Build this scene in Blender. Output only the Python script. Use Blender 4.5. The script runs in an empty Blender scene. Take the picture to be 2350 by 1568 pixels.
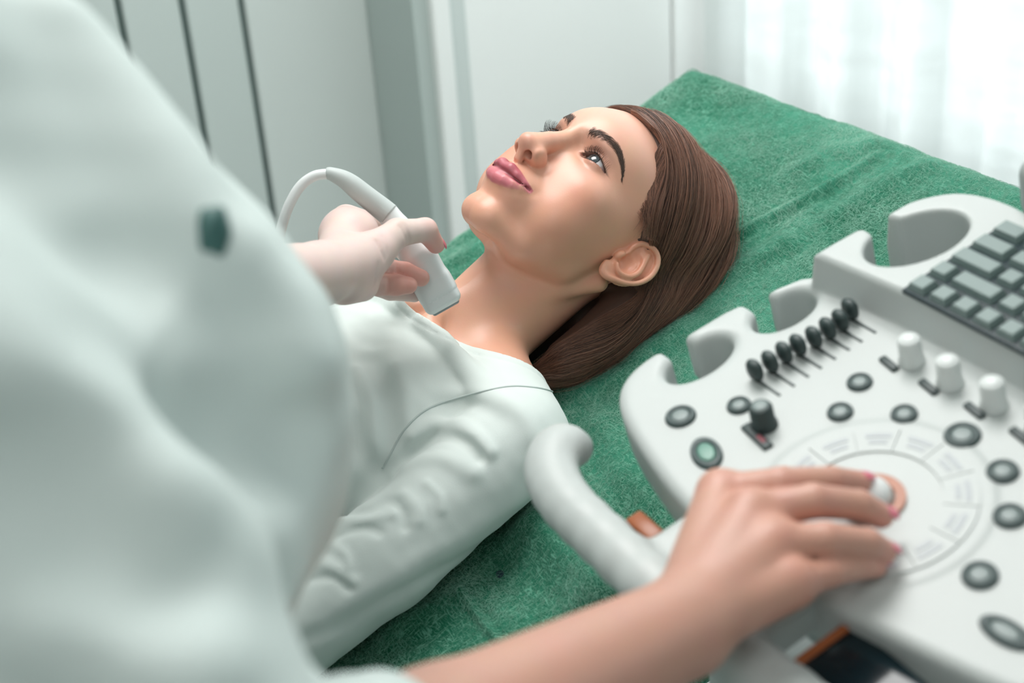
import bpy, bmesh, math, random
import numpy as np
from mathutils import Vector, Matrix

random.seed(7)
RNG = np.random.default_rng(7)
S = bpy.context.scene
COL = S.collection
CAM_Z = 1.45

# ---------------------------------------------------------------- camera frame (50 mm lens, 27 degrees down, 4 degrees of roll)
FPX = 3265.0
CX, CY = 1175.0, 784.0
_up = -np.array([466.0, 6316.0, 3265.0]); _up /= np.linalg.norm(_up)
_y = np.array([0, 0, 1.0]) - _up[2] * _up; _y /= np.linalg.norm(_y)
_x = np.cross(_y, _up)
WM = np.stack([_x, _y, _up])                 # camera (x right, y down, z forward) -> world
CAMP = np.array([0, 0, CAM_Z])

cam_d = bpy.data.cameras.new('camera')
cam = bpy.data.objects.new('camera', cam_d); COL.objects.link(cam)
_R = np.stack([WM[:, 0], -WM[:, 1], -WM[:, 2]], 1)
_M = Matrix.Identity(4)
for i in range(3):
    for j in range(3): _M[i][j] = float(_R[i, j])
    _M[i][3] = float(CAMP[i])
cam.matrix_world = _M
cam_d.sensor_width = 36.0
cam_d.lens = FPX / 2350 * 36.0
cam_d.clip_start = 0.02
cam_d.dof.use_dof = True
cam_d.dof.focus_distance = 1.27
cam_d.dof.aperture_fstop = 4.6
S.camera = cam

# ---------------------------------------------------------------- light and exposure
S.view_settings.view_transform = 'Standard'
S.view_settings.look = 'None'
S.view_settings.gamma = 1.0
S.view_settings.exposure = 0.12
world = bpy.data.worlds.new('world'); S.world = world
world.use_nodes = True
world.node_tree.nodes['Background'].inputs[0].default_value = (0.80, 0.93, 0.95, 1)
world.node_tree.nodes['Background'].inputs[1].default_value = 0.8

UH = np.array([0.8809, 0.4733, 0.0]); VH = np.array([-0.4733, 0.8809, 0.0])   # room axes: along the couch, and away from the camera

def area_light(name, loc, target, sx, sy, power, color=(1, 1, 1)):
    l = bpy.data.lights.new(name, 'AREA'); l.shape = 'RECTANGLE'; l.size = sx; l.size_y = sy
    l.energy = power; l.color = color
    o = bpy.data.objects.new(name, l); COL.objects.link(o)
    o.location = loc
    d = Vector(target) - Vector(loc)
    o.rotation_euler = d.to_track_quat('-Z', 'Y').to_euler()
    return o
def rp(a, b, z):                              # room point: a along UH, b along VH, z above the floor
    p = a * UH + b * VH
    return (float(p[0]), float(p[1]), float(z))
area_light('ceiling_panel_light', rp(0.7, 1.5, 2.72), rp(0.7, 1.5, 0), 1.2, 1.2, 33, (1.0, 0.985, 0.965))
area_light('ceiling_panel_light', rp(-0.8, -0.4, 2.72), rp(-0.8, -0.4, 0), 1.2, 1.2, 5, (1.0, 0.985, 0.965))
area_light('daylight_outside', rp(3.3, 0.85, 1.6), rp(0.0, 0.85, 1.3), 4.6, 3.0, 175, (0.93, 0.985, 1.0))
S.cycles.max_bounces = 7; S.cycles.diffuse_bounces = 4; S.cycles.glossy_bounces = 2; S.cycles.transmission_bounces = 3
S.cycles.transparent_max_bounces = 6; S.cycles.caustics_reflective = False; S.cycles.caustics_refractive = False
S.cycles.use_adaptive_sampling = True; S.cycles.adaptive_threshold = 0.03

# ---------------------------------------------------------------- helpers: pixels, frames
def ray(x, y): return WM @ np.array([(x - CX) / FPX, (y - CY) / FPX, 1.0])
def at(x, y, d): return CAMP + ray(x, y) * d
def pix(p):
    q = WM.T @ (np.asarray(p, float) - CAMP)
    return q[0] / q[2] * FPX + CX, q[1] / q[2] * FPX + CY, q[2]

# couch / patient frame: U towards the head end (21 degrees up), V away from the camera, N out of the couch
U_ = np.array([0.82038843, 0.44085999, 0.3641501]); V_ = np.array([-0.47336081, 0.88086863, 0.0]); N_ = np.array([-0.3207684, -0.17237439, 0.93134027])
T_ = np.array([0.0636, 1.2394, -0.5212]) + CAMP       # centre of the patient's head
FU = np.stack([U_, V_, N_])                            # rows
def uvn(u, v, n): return T_ + u * U_ + v * V_ + n * N_
def to_uvn(P): return (np.asarray(P) - T_) @ FU.T
# head frame (mm): x her left, y crown, z face forward
HR = np.array([[0.53440013, 0.80999704, -0.24149803], [-0.83625895, 0.46516522, -0.29033135], [-0.12283105, 0.357108, 0.92595162]])
HT = T_ + np.array([0.00004, 0.0, 0.0])
def h2w(P): return HT + (np.asarray(P) * 0.001) @ HR.T
def w2h(P): return ((np.asarray(P) - HT) @ HR) * 1000.0
def huvn(u, v, n): return w2h(uvn(u, v, n))

# ---------------------------------------------------------------- helpers: materials
def nt_new(name):
    m = bpy.data.materials.new(name); m.use_nodes = True
    return m, m.node_tree, m.node_tree.nodes['Principled BSDF']
def mat(name, color, rough=0.5, metal=0.0, bump=0.0, bump_scale=200.0, sheen=0.0, coat=0.0, spec=0.5, var=0.0, var_scale=8.0, **kw):
    m, nt, b = nt_new(name)
    b.inputs['Base Color'].default_value = (*color, 1)
    b.inputs['Roughness'].default_value = rough
    b.inputs['Metallic'].default_value = metal
    b.inputs['Specular IOR Level'].default_value = spec
    b.inputs['Sheen Weight'].default_value = sheen
    b.inputs['Coat Weight'].default_value = coat
    for k, v in kw.items(): b.inputs[k.replace('_', ' ')].default_value = v
    tc = nt.nodes.new('ShaderNodeTexCoord')
    if var:
        n = nt.nodes.new('ShaderNodeTexNoise'); n.inputs['Scale'].default_value = var_scale; n.inputs['Detail'].default_value = 4
        nt.links.new(tc.outputs['Object'], n.inputs['Vector'])
        mx = nt.nodes.new('ShaderNodeMix'); mx.data_type = 'RGBA'
        mx.inputs['A'].default_value = (*[c * (1 - var) for c in color], 1)
        mx.inputs['B'].default_value = (*[min(1, c * (1 + var)) for c in color], 1)
        nt.links.new(n.outputs['Fac'], mx.inputs['Factor']); nt.links.new(mx.outputs['Result'], b.inputs['Base Color'])
    if bump:
        n = nt.nodes.new('ShaderNodeTexNoise'); n.inputs['Scale'].default_value = bump_scale; n.inputs['Detail'].default_value = 3
        nt.links.new(tc.outputs['Object'], n.inputs['Vector'])
        bp = nt.nodes.new('ShaderNodeBump'); bp.inputs['Strength'].default_value = bump; bp.inputs['Distance'].default_value = 0.001
        nt.links.new(n.outputs['Fac'], bp.inputs['Height']); nt.links.new(bp.outputs['Normal'], b.inputs['Normal'])
    return m

def tag(o, label=None, cat=None, group=None, kind=None):
    if label: o['label'] = label
    if cat: o['category'] = cat
    if group: o['group'] = group
    if kind: o['kind'] = kind
    return o
def empty(name, loc, label=None, cat=None, group=None, rot=None):
    o = bpy.data.objects.new(name, None); COL.objects.link(o)
    m = Matrix.Translation(Vector([float(c) for c in loc]))
    if rot is not None:
        r = Matrix([[float(rot[i][j]) for j in range(3)] for i in range(3)]).to_4x4()
        m = m @ r
    o.matrix_world = m
    o.empty_display_size = 0.05
    return tag(o, label, cat, group)
def link(name, me, m, parent=None, smooth=True, keep_world=True):
    o = bpy.data.objects.new(name, me); COL.objects.link(o)
    if m is not None:
        for mm in (m if isinstance(m, (list, tuple)) else [m]): me.materials.append(mm)
    if parent is not None:
        o.parent = parent
        if keep_world:
            # geometry given in world coordinates: undo the whole parent chain
            w = Matrix.Identity(4); q = parent; chain = []
            while q is not None: chain.append(q); q = q.parent
            for q in reversed(chain): w = w @ (q.matrix_parent_inverse @ q.matrix_basis)
            o.matrix_parent_inverse = w.inverted()
    if smooth and len(me.polygons): me.polygons.foreach_set('use_smooth', [True] * len(me.polygons))
    return o
def mesh_np(name, V, F, m, parent=None, smooth=True, keep_world=True):
    me = bpy.data.meshes.new(name)
    V = np.asarray(V, np.float32); F = np.asarray(F, np.int32)
    me.vertices.add(len(V)); me.vertices.foreach_set('co', V.ravel())
    k = F.shape[1]
    me.loops.add(F.size); me.loops.foreach_set('vertex_index', F.ravel())
    me.polygons.add(len(F)); me.polygons.foreach_set('loop_start', np.arange(0, F.size, k, dtype=np.int32))
    me.update(calc_edges=True); me.validate()
    return link(name, me, m, parent, smooth, keep_world)
def mesh_py(name, V, F, m, parent=None, smooth=False, keep_world=True):
    me = bpy.data.meshes.new(name)
    me.from_pydata([tuple(float(c) for c in v) for v in V], [], [tuple(int(i) for i in f) for f in F]); me.update()
    return link(name, me, m, parent, smooth, keep_world)
def set_color(o, name, C):
    a = o.data.color_attributes.new(name, 'FLOAT_COLOR', 'POINT')
    C = np.concatenate([C, np.ones((len(C), 1))], 1) if C.shape[1] == 3 else C
    a.data.foreach_set('color', C.astype(np.float32).ravel())

# ---------------------------------------------------------------- helpers: distance fields and their surfaces
def f32(a): return np.asarray(a, np.float32)
def smin(a, b, k):
    h = np.maximum(k - np.abs(a - b), 0) / k
    return np.minimum(a, b) - h * h * h * k * (1 / 6.0)
def smax(a, b, k): return -smin(-a, -b, k)
def frame_rot(rx=0, ry=0, rz=0):
    return np.array(Matrix.Rotation(math.radians(rz), 3, 'Z') @ Matrix.Rotation(math.radians(ry), 3, 'Y') @ Matrix.Rotation(math.radians(rx), 3, 'X'))
def ell(P, c, r, R=None):
    q = P - f32(c)
    if R is not None: q = q @ f32(R)
    r = f32(r)
    k0 = np.sqrt(((q / r) ** 2).sum(1)); k1 = np.sqrt(((q / (r * r)) ** 2).sum(1)) + 1e-9
    return k0 * (k0 - 1.0) / k1
def cone(P, a, b, ra, rb):
    a = f32(a); b = f32(b); ba = b - a; q = P - a
    h = np.clip((q @ ba) / (ba @ ba), 0, 1)
    return np.sqrt(((q - h[:, None] * ba) ** 2).sum(1)) - (ra + (rb - ra) * h)
def boxd(P, c, r, rad=0.0, R=None):
    q = P - f32(c)
    if R is not None: q = q @ f32(R)
    d = np.abs(q) - (f32(r) - rad)
    return np.sqrt((np.maximum(d, 0) ** 2).sum(1)) + np.minimum(d.max(1), 0) - rad
def poly_cone(P, pts, rad, k=None):
    """a chain of tapered capsules through pts"""
    d = None
    for i in range(len(pts) - 1):
        e = cone(P, pts[i], pts[i + 1], rad[i], rad[i + 1])
        d = e if d is None else (np.minimum(d, e) if not k else smin(d, e, k))
    return d
def gauss(P, c, s, R=None):
    q = P - f32(c)
    if R is not None: q = q @ f32(R)
    return np.exp(-((q / f32(s)) ** 2).sum(1))
def local(P, d, c, R, fn):
    """apply fn(points, d) -> d only near c"""
    i = np.nonzero(((P - f32(c)) ** 2).sum(1) < R * R)[0]
    if len(i): d[i] = fn(P[i], d[i])
    return d

_TET = f32([[1, 1, 1], [1, -1, -1], [-1, 1, -1], [-1, -1, 1]])
def grad(f, P, e):
    g = np.zeros_like(P)
    for t in _TET: g += t * f(P + t * np.float32(e))[:, None]
    return g / (4 * e)
def isosurf(f, lo, hi, h, B=8, newton=2, lip=1.25):
    """surface nets on a narrow band of blocks, then pulled onto the zero level"""
    lo = f32(lo); hi = f32(hi)
    nb = np.maximum(1, np.ceil((hi - lo) / (h * B)).astype(int)); n = nb * B + 1
    bc = np.stack(np.meshgrid(*[np.arange(k) for k in nb], indexing='ij'), -1).reshape(-1, 3)
    cen = lo + (bc + 0.5) * f32(h * B)
    fc = f(f32(cen))
    act = np.abs(fc) < h * B * 0.5 * 1.7321 * lip + h
    D = np.ones(tuple(n), np.float32)
    # sign of inactive blocks
    for s, b in zip(fc, bc):
        if s < 0: D[b[0] * B:b[0] * B + B + 1, b[1] * B:b[1] * B + B + 1, b[2] * B:b[2] * B + B + 1] = -1
    A = bc[act]
    o = np.stack(np.meshgrid(*[np.arange(B + 1)] * 3, indexing='ij'), -1).reshape(-1, 3)
    mark = np.zeros(tuple(n), bool)
    for b in A: mark[b[0] * B:b[0] * B + B + 1, b[1] * B:b[1] * B + B + 1, b[2] * B:b[2] * B + B + 1] = True
    idx = np.argwhere(mark)
    for s in range(0, len(idx), 400000):
        q = idx[s:s + 400000]
        D[q[:, 0], q[:, 1], q[:, 2]] = f(lo + f32(q) * np.float32(h))
    neg = D < 0
    cnt = np.zeros(tuple(n - 1), np.int8)
    for dx in (0, 1):
        for dy in (0, 1):
            for dz in (0, 1):
                cnt += neg[dx:n[0] - 1 + dx, dy:n[1] - 1 + dy, dz:n[2] - 1 + dz]
    cells = np.argwhere((cnt > 0) & (cnt < 8))
    vid = np.full(tuple(n - 1), -1, np.int32); vid[cells[:, 0], cells[:, 1], cells[:, 2]] = np.arange(len(cells))
    acc = np.zeros((len(cells), 3), np.float64); w = np.zeros(len(cells))
    cor = [(0, 0, 0), (1, 0, 0), (0, 1, 0), (1, 1, 0), (0, 0, 1), (1, 0, 1), (0, 1, 1), (1, 1, 1)]
    for a in range(8):
        for bit in (1, 2, 4):
            if a & bit: continue
            ca = np.array(cor[a]); cb = np.array(cor[a | bit])
            ia = cells + ca; ib = cells + cb
            da = D[ia[:, 0], ia[:, 1], ia[:, 2]]; db = D[ib[:, 0], ib[:, 1], ib[:, 2]]
            m = (da < 0) != (db < 0)
            t = np.where(m, da / np.where(m, da - db, 1), 0)
            acc += m[:, None] * (ca + t[:, None] * (cb - ca)); w += m
    V = lo + f32((cells + acc / w[:, None]) * h)
    Q = []
    for ax in range(3):
        b1, b2 = (ax + 1) % 3, (ax + 2) % 3
        sl0 = [slice(1, k - 1) for k in n]; sl1 = [slice(1, k - 1) for k in n]
        sl0[ax] = slice(0, n[ax] - 1); sl1[ax] = slice(1, n[ax])
        a0 = neg[tuple(sl0)]; a1 = neg[tuple(sl1)]
        e = np.argwhere(a0 != a1)
        off = np.array([1, 1, 1]); off[ax] = 0
        e = e + off
        flip = neg[e[:, 0], e[:, 1], e[:, 2]]
        def g(d1, d2):
            c = e.copy(); c[:, b1] -= d1; c[:, b2] -= d2
            return vid[c[:, 0], c[:, 1], c[:, 2]]
        q = np.stack([g(1, 1), g(0, 1), g(0, 0), g(1, 0)], 1)
        q[~flip] = q[~flip][:, ::-1]
        Q.append(q)
    Q = np.concatenate(Q); Q = Q[(Q >= 0).all(1)]
    for _ in range(newton):
        for s in range(0, len(V), 200000):
            P = V[s:s + 200000]
            d = f(P); g_ = grad(f, P, h * 0.4); gg = (g_ ** 2).sum(1) + 1e-6
            st = (d / gg)[:, None] * g_
            L = np.sqrt((st ** 2).sum(1)); lim = h * 0.7
            st *= np.minimum(1, lim / (L + 1e-9))[:, None]
            V[s:s + 200000] = P - st
    return V, Q
def relax(V, Q, it=2, lam=0.5):
    """smooth along the surface"""
    n = len(V)
    for _ in range(it):
        acc = np.zeros((n, 3)); c = np.zeros(n)
        for i in range(4):
            a = Q[:, i]; b = Q[:, (i + 1) % 4]
            for k in range(3): acc[:, k] += np.bincount(a, V[b, k], n) + np.bincount(b, V[a, k], n)
            c += np.bincount(a, minlength=n) + np.bincount(b, minlength=n)
        V = f32(V + lam * (acc / np.maximum(c, 1)[:, None] - V))
    return V
def fnoise(P, scale, seed=0, octaves=3):
    """smooth sum-of-sines noise, about -1..1"""
    r = np.random.default_rng(seed); out = np.zeros(len(P), np.float32); a = 1.0; tot = 0
    for o in range(octaves):
        for k in range(5):
            d = r.normal(size=3); d /= np.linalg.norm(d)
            out += a * np.sin((P @ f32(d)) * np.float32(6.283 / scale * (0.7 + 0.6 * r.random())) + np.float32(r.random() * 6.28))
        tot += a * 2.2; a *= 0.5; scale *= 0.5
    return out / np.float32(tot)
def catmull(pts, n):
    pts = np.asarray(pts, float); m = len(pts)
    t = np.linspace(0, m - 1, n); i = np.clip(t.astype(int), 0, m - 2); u = (t - i)[:, None]
    p1 = pts[i]; p2 = pts[i + 1]
    p0 = pts[np.maximum(i - 1, 0)]; p3 = pts[np.minimum(i + 2, m - 1)]
    return 0.5 * ((2 * p1) + (-p0 + p2) * u + (2 * p0 - 5 * p1 + 4 * p2 - p3) * u ** 2 + (-p0 + 3 * p1 - 3 * p2 + p3) * u ** 3)
def tube(pts, rad, seg=12, cap=True):
    pts = np.asarray(pts, float); n = len(pts)
    rad = np.full(n, rad) if np.isscalar(rad) else np.asarray(rad, float)
    tn = np.gradient(pts, axis=0); tn /= np.linalg.norm(tn, axis=1)[:, None] + 1e-12
    a = np.array([0, 0, 1.0]) if abs(tn[0][2]) < 0.9 else np.array([1.0, 0, 0])
    V = []
    for i in range(n):
        a = a - (a @ tn[i]) * tn[i]; a /= np.linalg.norm(a); b = np.cross(tn[i], a)
        for s in range(seg):
            th = 2 * math.pi * s / seg
            V.append(pts[i] + rad[i] * (math.cos(th) * a + math.sin(th) * b))
    F = [(i * seg + s, i * seg + (s + 1) % seg, (i + 1) * seg + (s + 1) % seg, (i + 1) * seg + s) for i in range(n - 1) for s in range(seg)]
    if cap: F += [tuple(range(seg))[::-1], tuple(range((n - 1) * seg, n * seg))]
    return np.array(V), F
def join(parts):
    V = []; F = []; o = 0
    for v, f in parts:
        V.extend(np.asarray(v).tolist()); F.extend([tuple(i + o for i in q) for q in f]); o += len(v)
    return V, F
def strands(name, P, rad, m, parent=None, keep_world=True, shade=None):
    """P: (k, n, 3) strand points; rad: (n,) or (k, n)"""
    k, n, _ = P.shape
    hc = bpy.data.hair_curves.new(name)
    hc.add_curves([n] * k)
    hc.attributes['position'].data.foreach_set('vector', P.astype(np.float32).ravel()) if 'position' in hc.attributes else None
    ra = hc.attributes.get('radius') or hc.attributes.new('radius', 'FLOAT', 'POINT')
    ra.data.foreach_set('value', np.broadcast_to(rad, (k, n)).astype(np.float32).ravel())
    if shade is not None:
        sa = hc.attributes.new('shade', 'FLOAT', 'CURVE'); sa.data.foreach_set('value', np.asarray(shade, np.float32))
    o = bpy.data.objects.new(name, hc); COL.objects.link(o); hc.materials.append(m)
    if parent is not None:
        o.parent = parent
        if keep_world:
            w = Matrix.Identity(4); chain = []; q = parent
            while q is not None: chain.append(q); q = q.parent
            for q in reversed(chain): w = w @ (q.matrix_parent_inverse @ q.matrix_basis)
            o.matrix_parent_inverse = w.inverted()
    return o
# ================================================================ the room
wall_m = mat('wall_paint', (0.62, 0.68, 0.665), 0.75, bump=0.05, bump_scale=60)
panel_m = mat('grey_green_panel', (0.56, 0.63, 0.61), 0.5, bump=0.03, bump_scale=30)
panel2_m = mat('pale_panel', (0.64, 0.70, 0.68), 0.5, bump=0.03, bump_scale=30)
joint_m = mat('panel_joint', (0.14, 0.20, 0.185), 0.7)
frame_m = mat('door_casing', (0.46, 0.53, 0.51), 0.55)
white_m = mat('white_lacquer', (0.90, 0.925, 0.91), 0.5)
floor_m = mat('vinyl_floor', (0.42, 0.45, 0.44), 0.35, var=0.08, var_scale=3)
ceil_m = mat('ceiling_paint', (0.75, 0.78, 0.77), 0.85)
curtain_m, _nt, _b = nt_new('sheer_curtain')
_b.inputs['Base Color'].default_value = (0.82, 0.86, 0.85, 1); _b.inputs['Roughness'].default_value = 0.9
_tr = _nt.nodes.new('ShaderNodeBsdfTranslucent'); _tr.inputs[0].default_value = (0.86, 0.90, 0.89, 1)
_mx = _nt.nodes.new('ShaderNodeMixShader')
_tc = _nt.nodes.new('ShaderNodeTexCoord'); _mp = _nt.nodes.new('ShaderNodeMapping'); _mp.inputs['Scale'].default_value = (3, 3, 9)
_mp.inputs['Rotation'].default_value = (0.5, 0.3, 0)
_n = _nt.nodes.new('ShaderNodeTexNoise'); _n.inputs['Scale'].default_value = 3.5; _n.inputs['Detail'].default_value = 6
_rm = _nt.nodes.new('ShaderNodeMapRange'); _rm.inputs['From Min'].default_value = 0.35; _rm.inputs['From Max'].default_value = 0.65
_rm.inputs['To Min'].default_value = 0.45; _rm.inputs['To Max'].default_value = 0.62
_nt.links.new(_tc.outputs['Object'], _mp.inputs['Vector']); _nt.links.new(_mp.outputs['Vector'], _n.inputs['Vector'])
_nt.links.new(_n.outputs['Fac'], _rm.inputs['Value']); _nt.links.new(_rm.outputs['Result'], _mx.inputs[0])
_out = [n for n in _nt.nodes if n.type == 'OUTPUT_MATERIAL'][0]
_nt.links.new(_b.outputs[0], _mx.inputs[1]); _nt.links.new(_tr.outputs[0], _mx.inputs[2]); _nt.links.new(_mx.outputs[0], _out.inputs[0])

def slab(name, a0, a1, b0, b1, z0, z1, m, parent=None, bevel=0.0):
    """a box in room axes (a along the couch, b away from the camera)"""
    bm = bmesh.new()
    vs = [bm.verts.new(rp(a, b, z)) for z in (z0, z1) for b in (b0, b1) for a in (a0, a1)]
    for f in ((0, 2, 3, 1), (4, 5, 7, 6), (0, 1, 5, 4), (2, 6, 7, 3), (0, 4, 6, 2), (1, 3, 7, 5)): bm.faces.new([vs[i] for i in f])
    bmesh.ops.recalc_face_normals(bm, faces=bm.faces)
    if bevel: bmesh.ops.bevel(bm, geom=bm.edges[:], offset=bevel, segments=2, affect='EDGES', profile=0.5)
    me = bpy.data.meshes.new(name); bm.to_mesh(me); bm.free()
    return link(name, me, m, parent, False)
def struct(o): o['kind'] = 'structure'; return o
A0, A1 = -2.6, 1.85        # wall behind the doctor, window wall
B0, B1, B2 = -1.9, 2.50, 2.72
ZC = 2.75
struct(slab('floor', A0 - .1, A1 + .5, B0 - .1, B2 + .3, -0.1, 0, floor_m))
struct(slab('ceiling', A0 - .1, A1 + .5, B0 - .1, B2 + .3, ZC, ZC + 0.1, ceil_m))
struct(slab('wall_left', A0 - .1, A0, B0, B2 + .2, 0, ZC, wall_m))
struct(slab('wall_front', A0, A1, B0 - .1, B0, 0, ZC, wall_m))
# pixel column -> a on a wall plane b = const, at mid height of the frame's top
def a_on(px, b, py=250):
    r = ray(px, py); k = b / (r @ VH); return float((r * k) @ UH)
xa = [a_on(x, B2) for x in (-60, 115, 268, 427, 577)]
aS = a_on(868, B2)          # left end of the projecting part, far corner
aF = a_on(1008, B1)
wb = struct(slab('wall_back', A0, aF + .02, B2 + .02, B2 + .2, 0, ZC, joint_m))
edges = [A0] + [a_on(x, B2) for x in (-460, -302, -143, 16, 170, 318, 460, 592)] + [aS]
for i in range(len(edges) - 1):
    g = 0.0065
    slab('panel', edges[i] + (g if i else 0), edges[i + 1] - (g if i < len(edges) - 2 else 0), B2, B2 + 0.02, 0.10, 2.31 if i < 6 else ZC, panel_m if i < 8 else panel2_m, wb, 0.004)
for i in range(6):
    slab('panel', edges[i] + (0.0065 if i else 0), edges[i + 1] - 0.0065, B2, B2 + 0.02, 2.325, ZC, panel_m, wb, 0.004)
struct(slab('baseboard_back', A0, aS, B2 - 0.012, B2 + 0.02, 0, 0.09, frame_m))
# projecting pier with the casing, then the white door beside it
struct(slab('wall_right', aS, aF, B1, B2 + .2, 0, ZC, frame_m))
struct(slab('trim_1', aF - 0.004, aF + 0.035, B1 - 0.02, B1 + 0.02, 0, ZC, white_m, None, 0.004))
struct(slab('trim_2', aF + 0.035, aF + 0.075, B1 - 0.006, B1 + 0.02, 0, ZC, wall_m, None, 0.004))
aC = a_on(1545, B1)
struct(slab('door_1', aF + 0.075, aC - 0.003, B1 + 0.0, B1 + 0.05, 0, ZC, white_m, None, 0.002))
struct(slab('trim_3', aC + 0.003, A1 + 0.4, B1 - 0.004, B1 + 0.05, 0, ZC, white_m, None, 0.002))
# window wall: opening behind the curtains
WB0, WB1, WZ0, WZ1 = -0.6, 2.47, 0.45, 2.5
ww = struct(slab('wall_window', A1 + .2, A1 + .35, B0, WB0, 0, ZC, wall_m))
for nm, b0, b1, z0, z1 in (('pier', WB1, B1 + .1, 0, ZC), ('sill_wall', WB0, WB1, 0, WZ0), ('header', WB0, WB1, WZ1, ZC)):
    slab(nm, A1 + .2, A1 + .35, b0, b1, z0, z1, wall_m, ww)
win = struct(slab('window_1', A1 + .24, A1 + .30, WB0, WB1, WZ0, WZ0 + 0.06, white_m))
for b0, b1, z0, z1 in ((WB0, WB1, WZ1 - .06, WZ1), (WB0, WB0 + .06, WZ0, WZ1), (WB1 - .06, WB1, WZ0, WZ1), (0.82, 0.88, WZ0, WZ1)):
    slab('frame', A1 + .24, A1 + .30, b0, b1, z0, z1, white_m, win)
glass_m = bpy.data.materials.new('window_glass'); glass_m.use_nodes = True; _nt = glass_m.node_tree
_t = _nt.nodes.new('ShaderNodeBsdfTransparent'); _g = _nt.nodes.new('ShaderNodeBsdfGlossy'); _g.inputs['Roughness'].default_value = 0.02
_fr = _nt.nodes.new('ShaderNodeFresnel'); _mx = _nt.nodes.new('ShaderNodeMixShader')
_nt.links.new(_fr.outputs[0], _mx.inputs[0]); _nt.links.new(_t.outputs[0], _mx.inputs[1]); _nt.links.new(_g.outputs[0], _mx.inputs[2])
_nt.links.new(_mx.outputs[0], [n for n in _nt.nodes if n.type == 'OUTPUT_MATERIAL'][0].inputs[0])
slab('pane', A1 + .265, A1 + .272, WB0 + .06, 0.82, WZ0 + .06, WZ1 - .06, glass_m, win)
slab('pane', A1 + .265, A1 + .272, 0.88, WB1 - .06, WZ0 + .06, WZ1 - .06, glass_m, win)
# curtains with soft deep folds
def curtain(b0, b1, label, seed, amp=0.035):
    r = np.random.default_rng(seed); nb, nz = 420, 26
    b = np.linspace(b0, b1, nb); ph = np.cumsum(0.55 + 0.5 * r.random(nb)) * (b1 - b0) / nb * 36
    prof = np.sin(ph) + 0.35 * np.sin(2.3 * ph + 1); prof = np.sign(prof) * np.abs(prof) ** 0.8
    V = []; z = np.linspace(0.03, 2.68, nz)
    for zz in z:
        w = 0.75 + 0.25 * (2.7 - zz) / 2.7
        for i in range(nb): V.append(rp(A1 + 0.02 + amp * w * prof[i], b[i], zz))
    F = [(k * nb + i, k * nb + i + 1, (k + 1) * nb + i + 1, (k + 1) * nb + i) for k in range(nz - 1) for i in range(nb - 1)]
    o = mesh_py('curtain', V, F, curtain_m, None, True); tag(o, label, 'curtain')
    return o
curtain(1.02, 2.46, 'sheer white curtain hanging in soft folds beside the white door', 3)
curtain(-1.2, 1.00, 'sheer white curtain behind the ultrasound console', 8)
rail = slab('curtain_rail', A1 + 0.0, A1 + 0.04, -1.3, 2.48, 2.68, 2.72, white_m)
tag(rail, 'white curtain rail fixed under the ceiling above the curtains', 'curtain rail')
# ceiling panels that give the light
emit_m = bpy.data.materials.new('lit_diffuser'); emit_m.use_nodes = True
_e = emit_m.node_tree.nodes['Principled BSDF']; _e.inputs['Emission Color'].default_value = (1, .98, .96, 1); _e.inputs['Emission Strength'].default_value = 2.0
for (a, b, lab) in ((0.7, 1.5, 'square ceiling light panel above the couch'), (-0.8, -0.4, 'square ceiling light panel behind the camera')):
    p = slab('ceiling_light', a - .63, a + .63, b - .63, b + .63, ZC - 0.02, ZC, white_m); tag(p, lab, 'ceiling light')
    slab('diffuser', a - .6, a + .6, b - .6, b + .6, ZC - 0.023, ZC - 0.019, emit_m, p)
# ================================================================ examination couch and its green sheet
vinyl_m = mat('couch_vinyl', (0.015, 0.035, 0.055), 0.4, bump=0.1, bump_scale=300)
metal_m = mat('painted_steel', (0.55, 0.58, 0.58), 0.35, metal=0.3)
U0C, U1C, V0C, V1C = -0.78, 0.335, -0.292, 0.282
TOPN = -0.1035
def cb(c, half, rad=0.02):           # rounded box in the couch frame
    c = np.array(c); half = np.array(half)
    bm = bmesh.new(); bmesh.ops.create_cube(bm, size=2)
    for v in bm.verts: v.co = Vector((v.co.x * half[0], v.co.y * half[1], v.co.z * half[2]))
    bmesh.ops.bevel(bm, geom=bm.edges[:], offset=rad, segments=4, affect='EDGES', profile=0.5)
    return bm, c
def couch_box(name, c, half, rad, m, parent, fr=None):
    bm, c = cb(c, half, rad)
    for v in bm.verts:
        q = np.array(v.co) + c
        v.co = Vector(uvn(*q) if fr is None else fr(*q))
    me = bpy.data.meshes.new(name); bm.to_mesh(me); bm.free()
    return link(name, me, m, parent, True)
couch = empty('examination_couch', (-0.25, 1.0, 0), 'padded examination couch with a raised backrest under a green sheet', 'couch')
couch_box('backrest', ((U0C + U1C) / 2, (V0C + V1C) / 2, TOPN - 0.048), ((U1C - U0C) / 2 - .012, (V1C - V0C) / 2 - .006, 0.040), 0.025, vinyl_m, couch)
couch_box('backrest_frame', (-0.25, 0, TOPN - 0.105), (0.42, 0.22, 0.014), 0.006, metal_m, couch)
HP = uvn(U0C, 0, TOPN)                     # hinge
def flat(a, v, n): p = HP + a * UH + v * VH; p = p + np.array([0, 0, n]); return p
couch_box('seat_pad', (-0.52, (V0C + V1C) / 2, -0.042), (0.50, (V1C - V0C) / 2, 0.040), 0.025, vinyl_m, couch, flat)
couch_box('seat_frame', (-0.45, 0, -0.10), (0.52, 0.22, 0.014), 0.006, metal_m, couch, flat)
zb = float(HP[2] - 0.114)
def floor_fr(a, v, z): p = HP + a * UH + v * VH; return np.array([p[0], p[1], z])
couch_box('lift_column', (-0.15, 0, zb / 2 + .02), (0.16, 0.11, zb / 2 - .03), 0.02, metal_m, couch, floor_fr)
couch_box('base', (-0.15, 0, 0.045), (0.62, 0.26, 0.045), 0.02, metal_m, couch, floor_fr)
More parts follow.
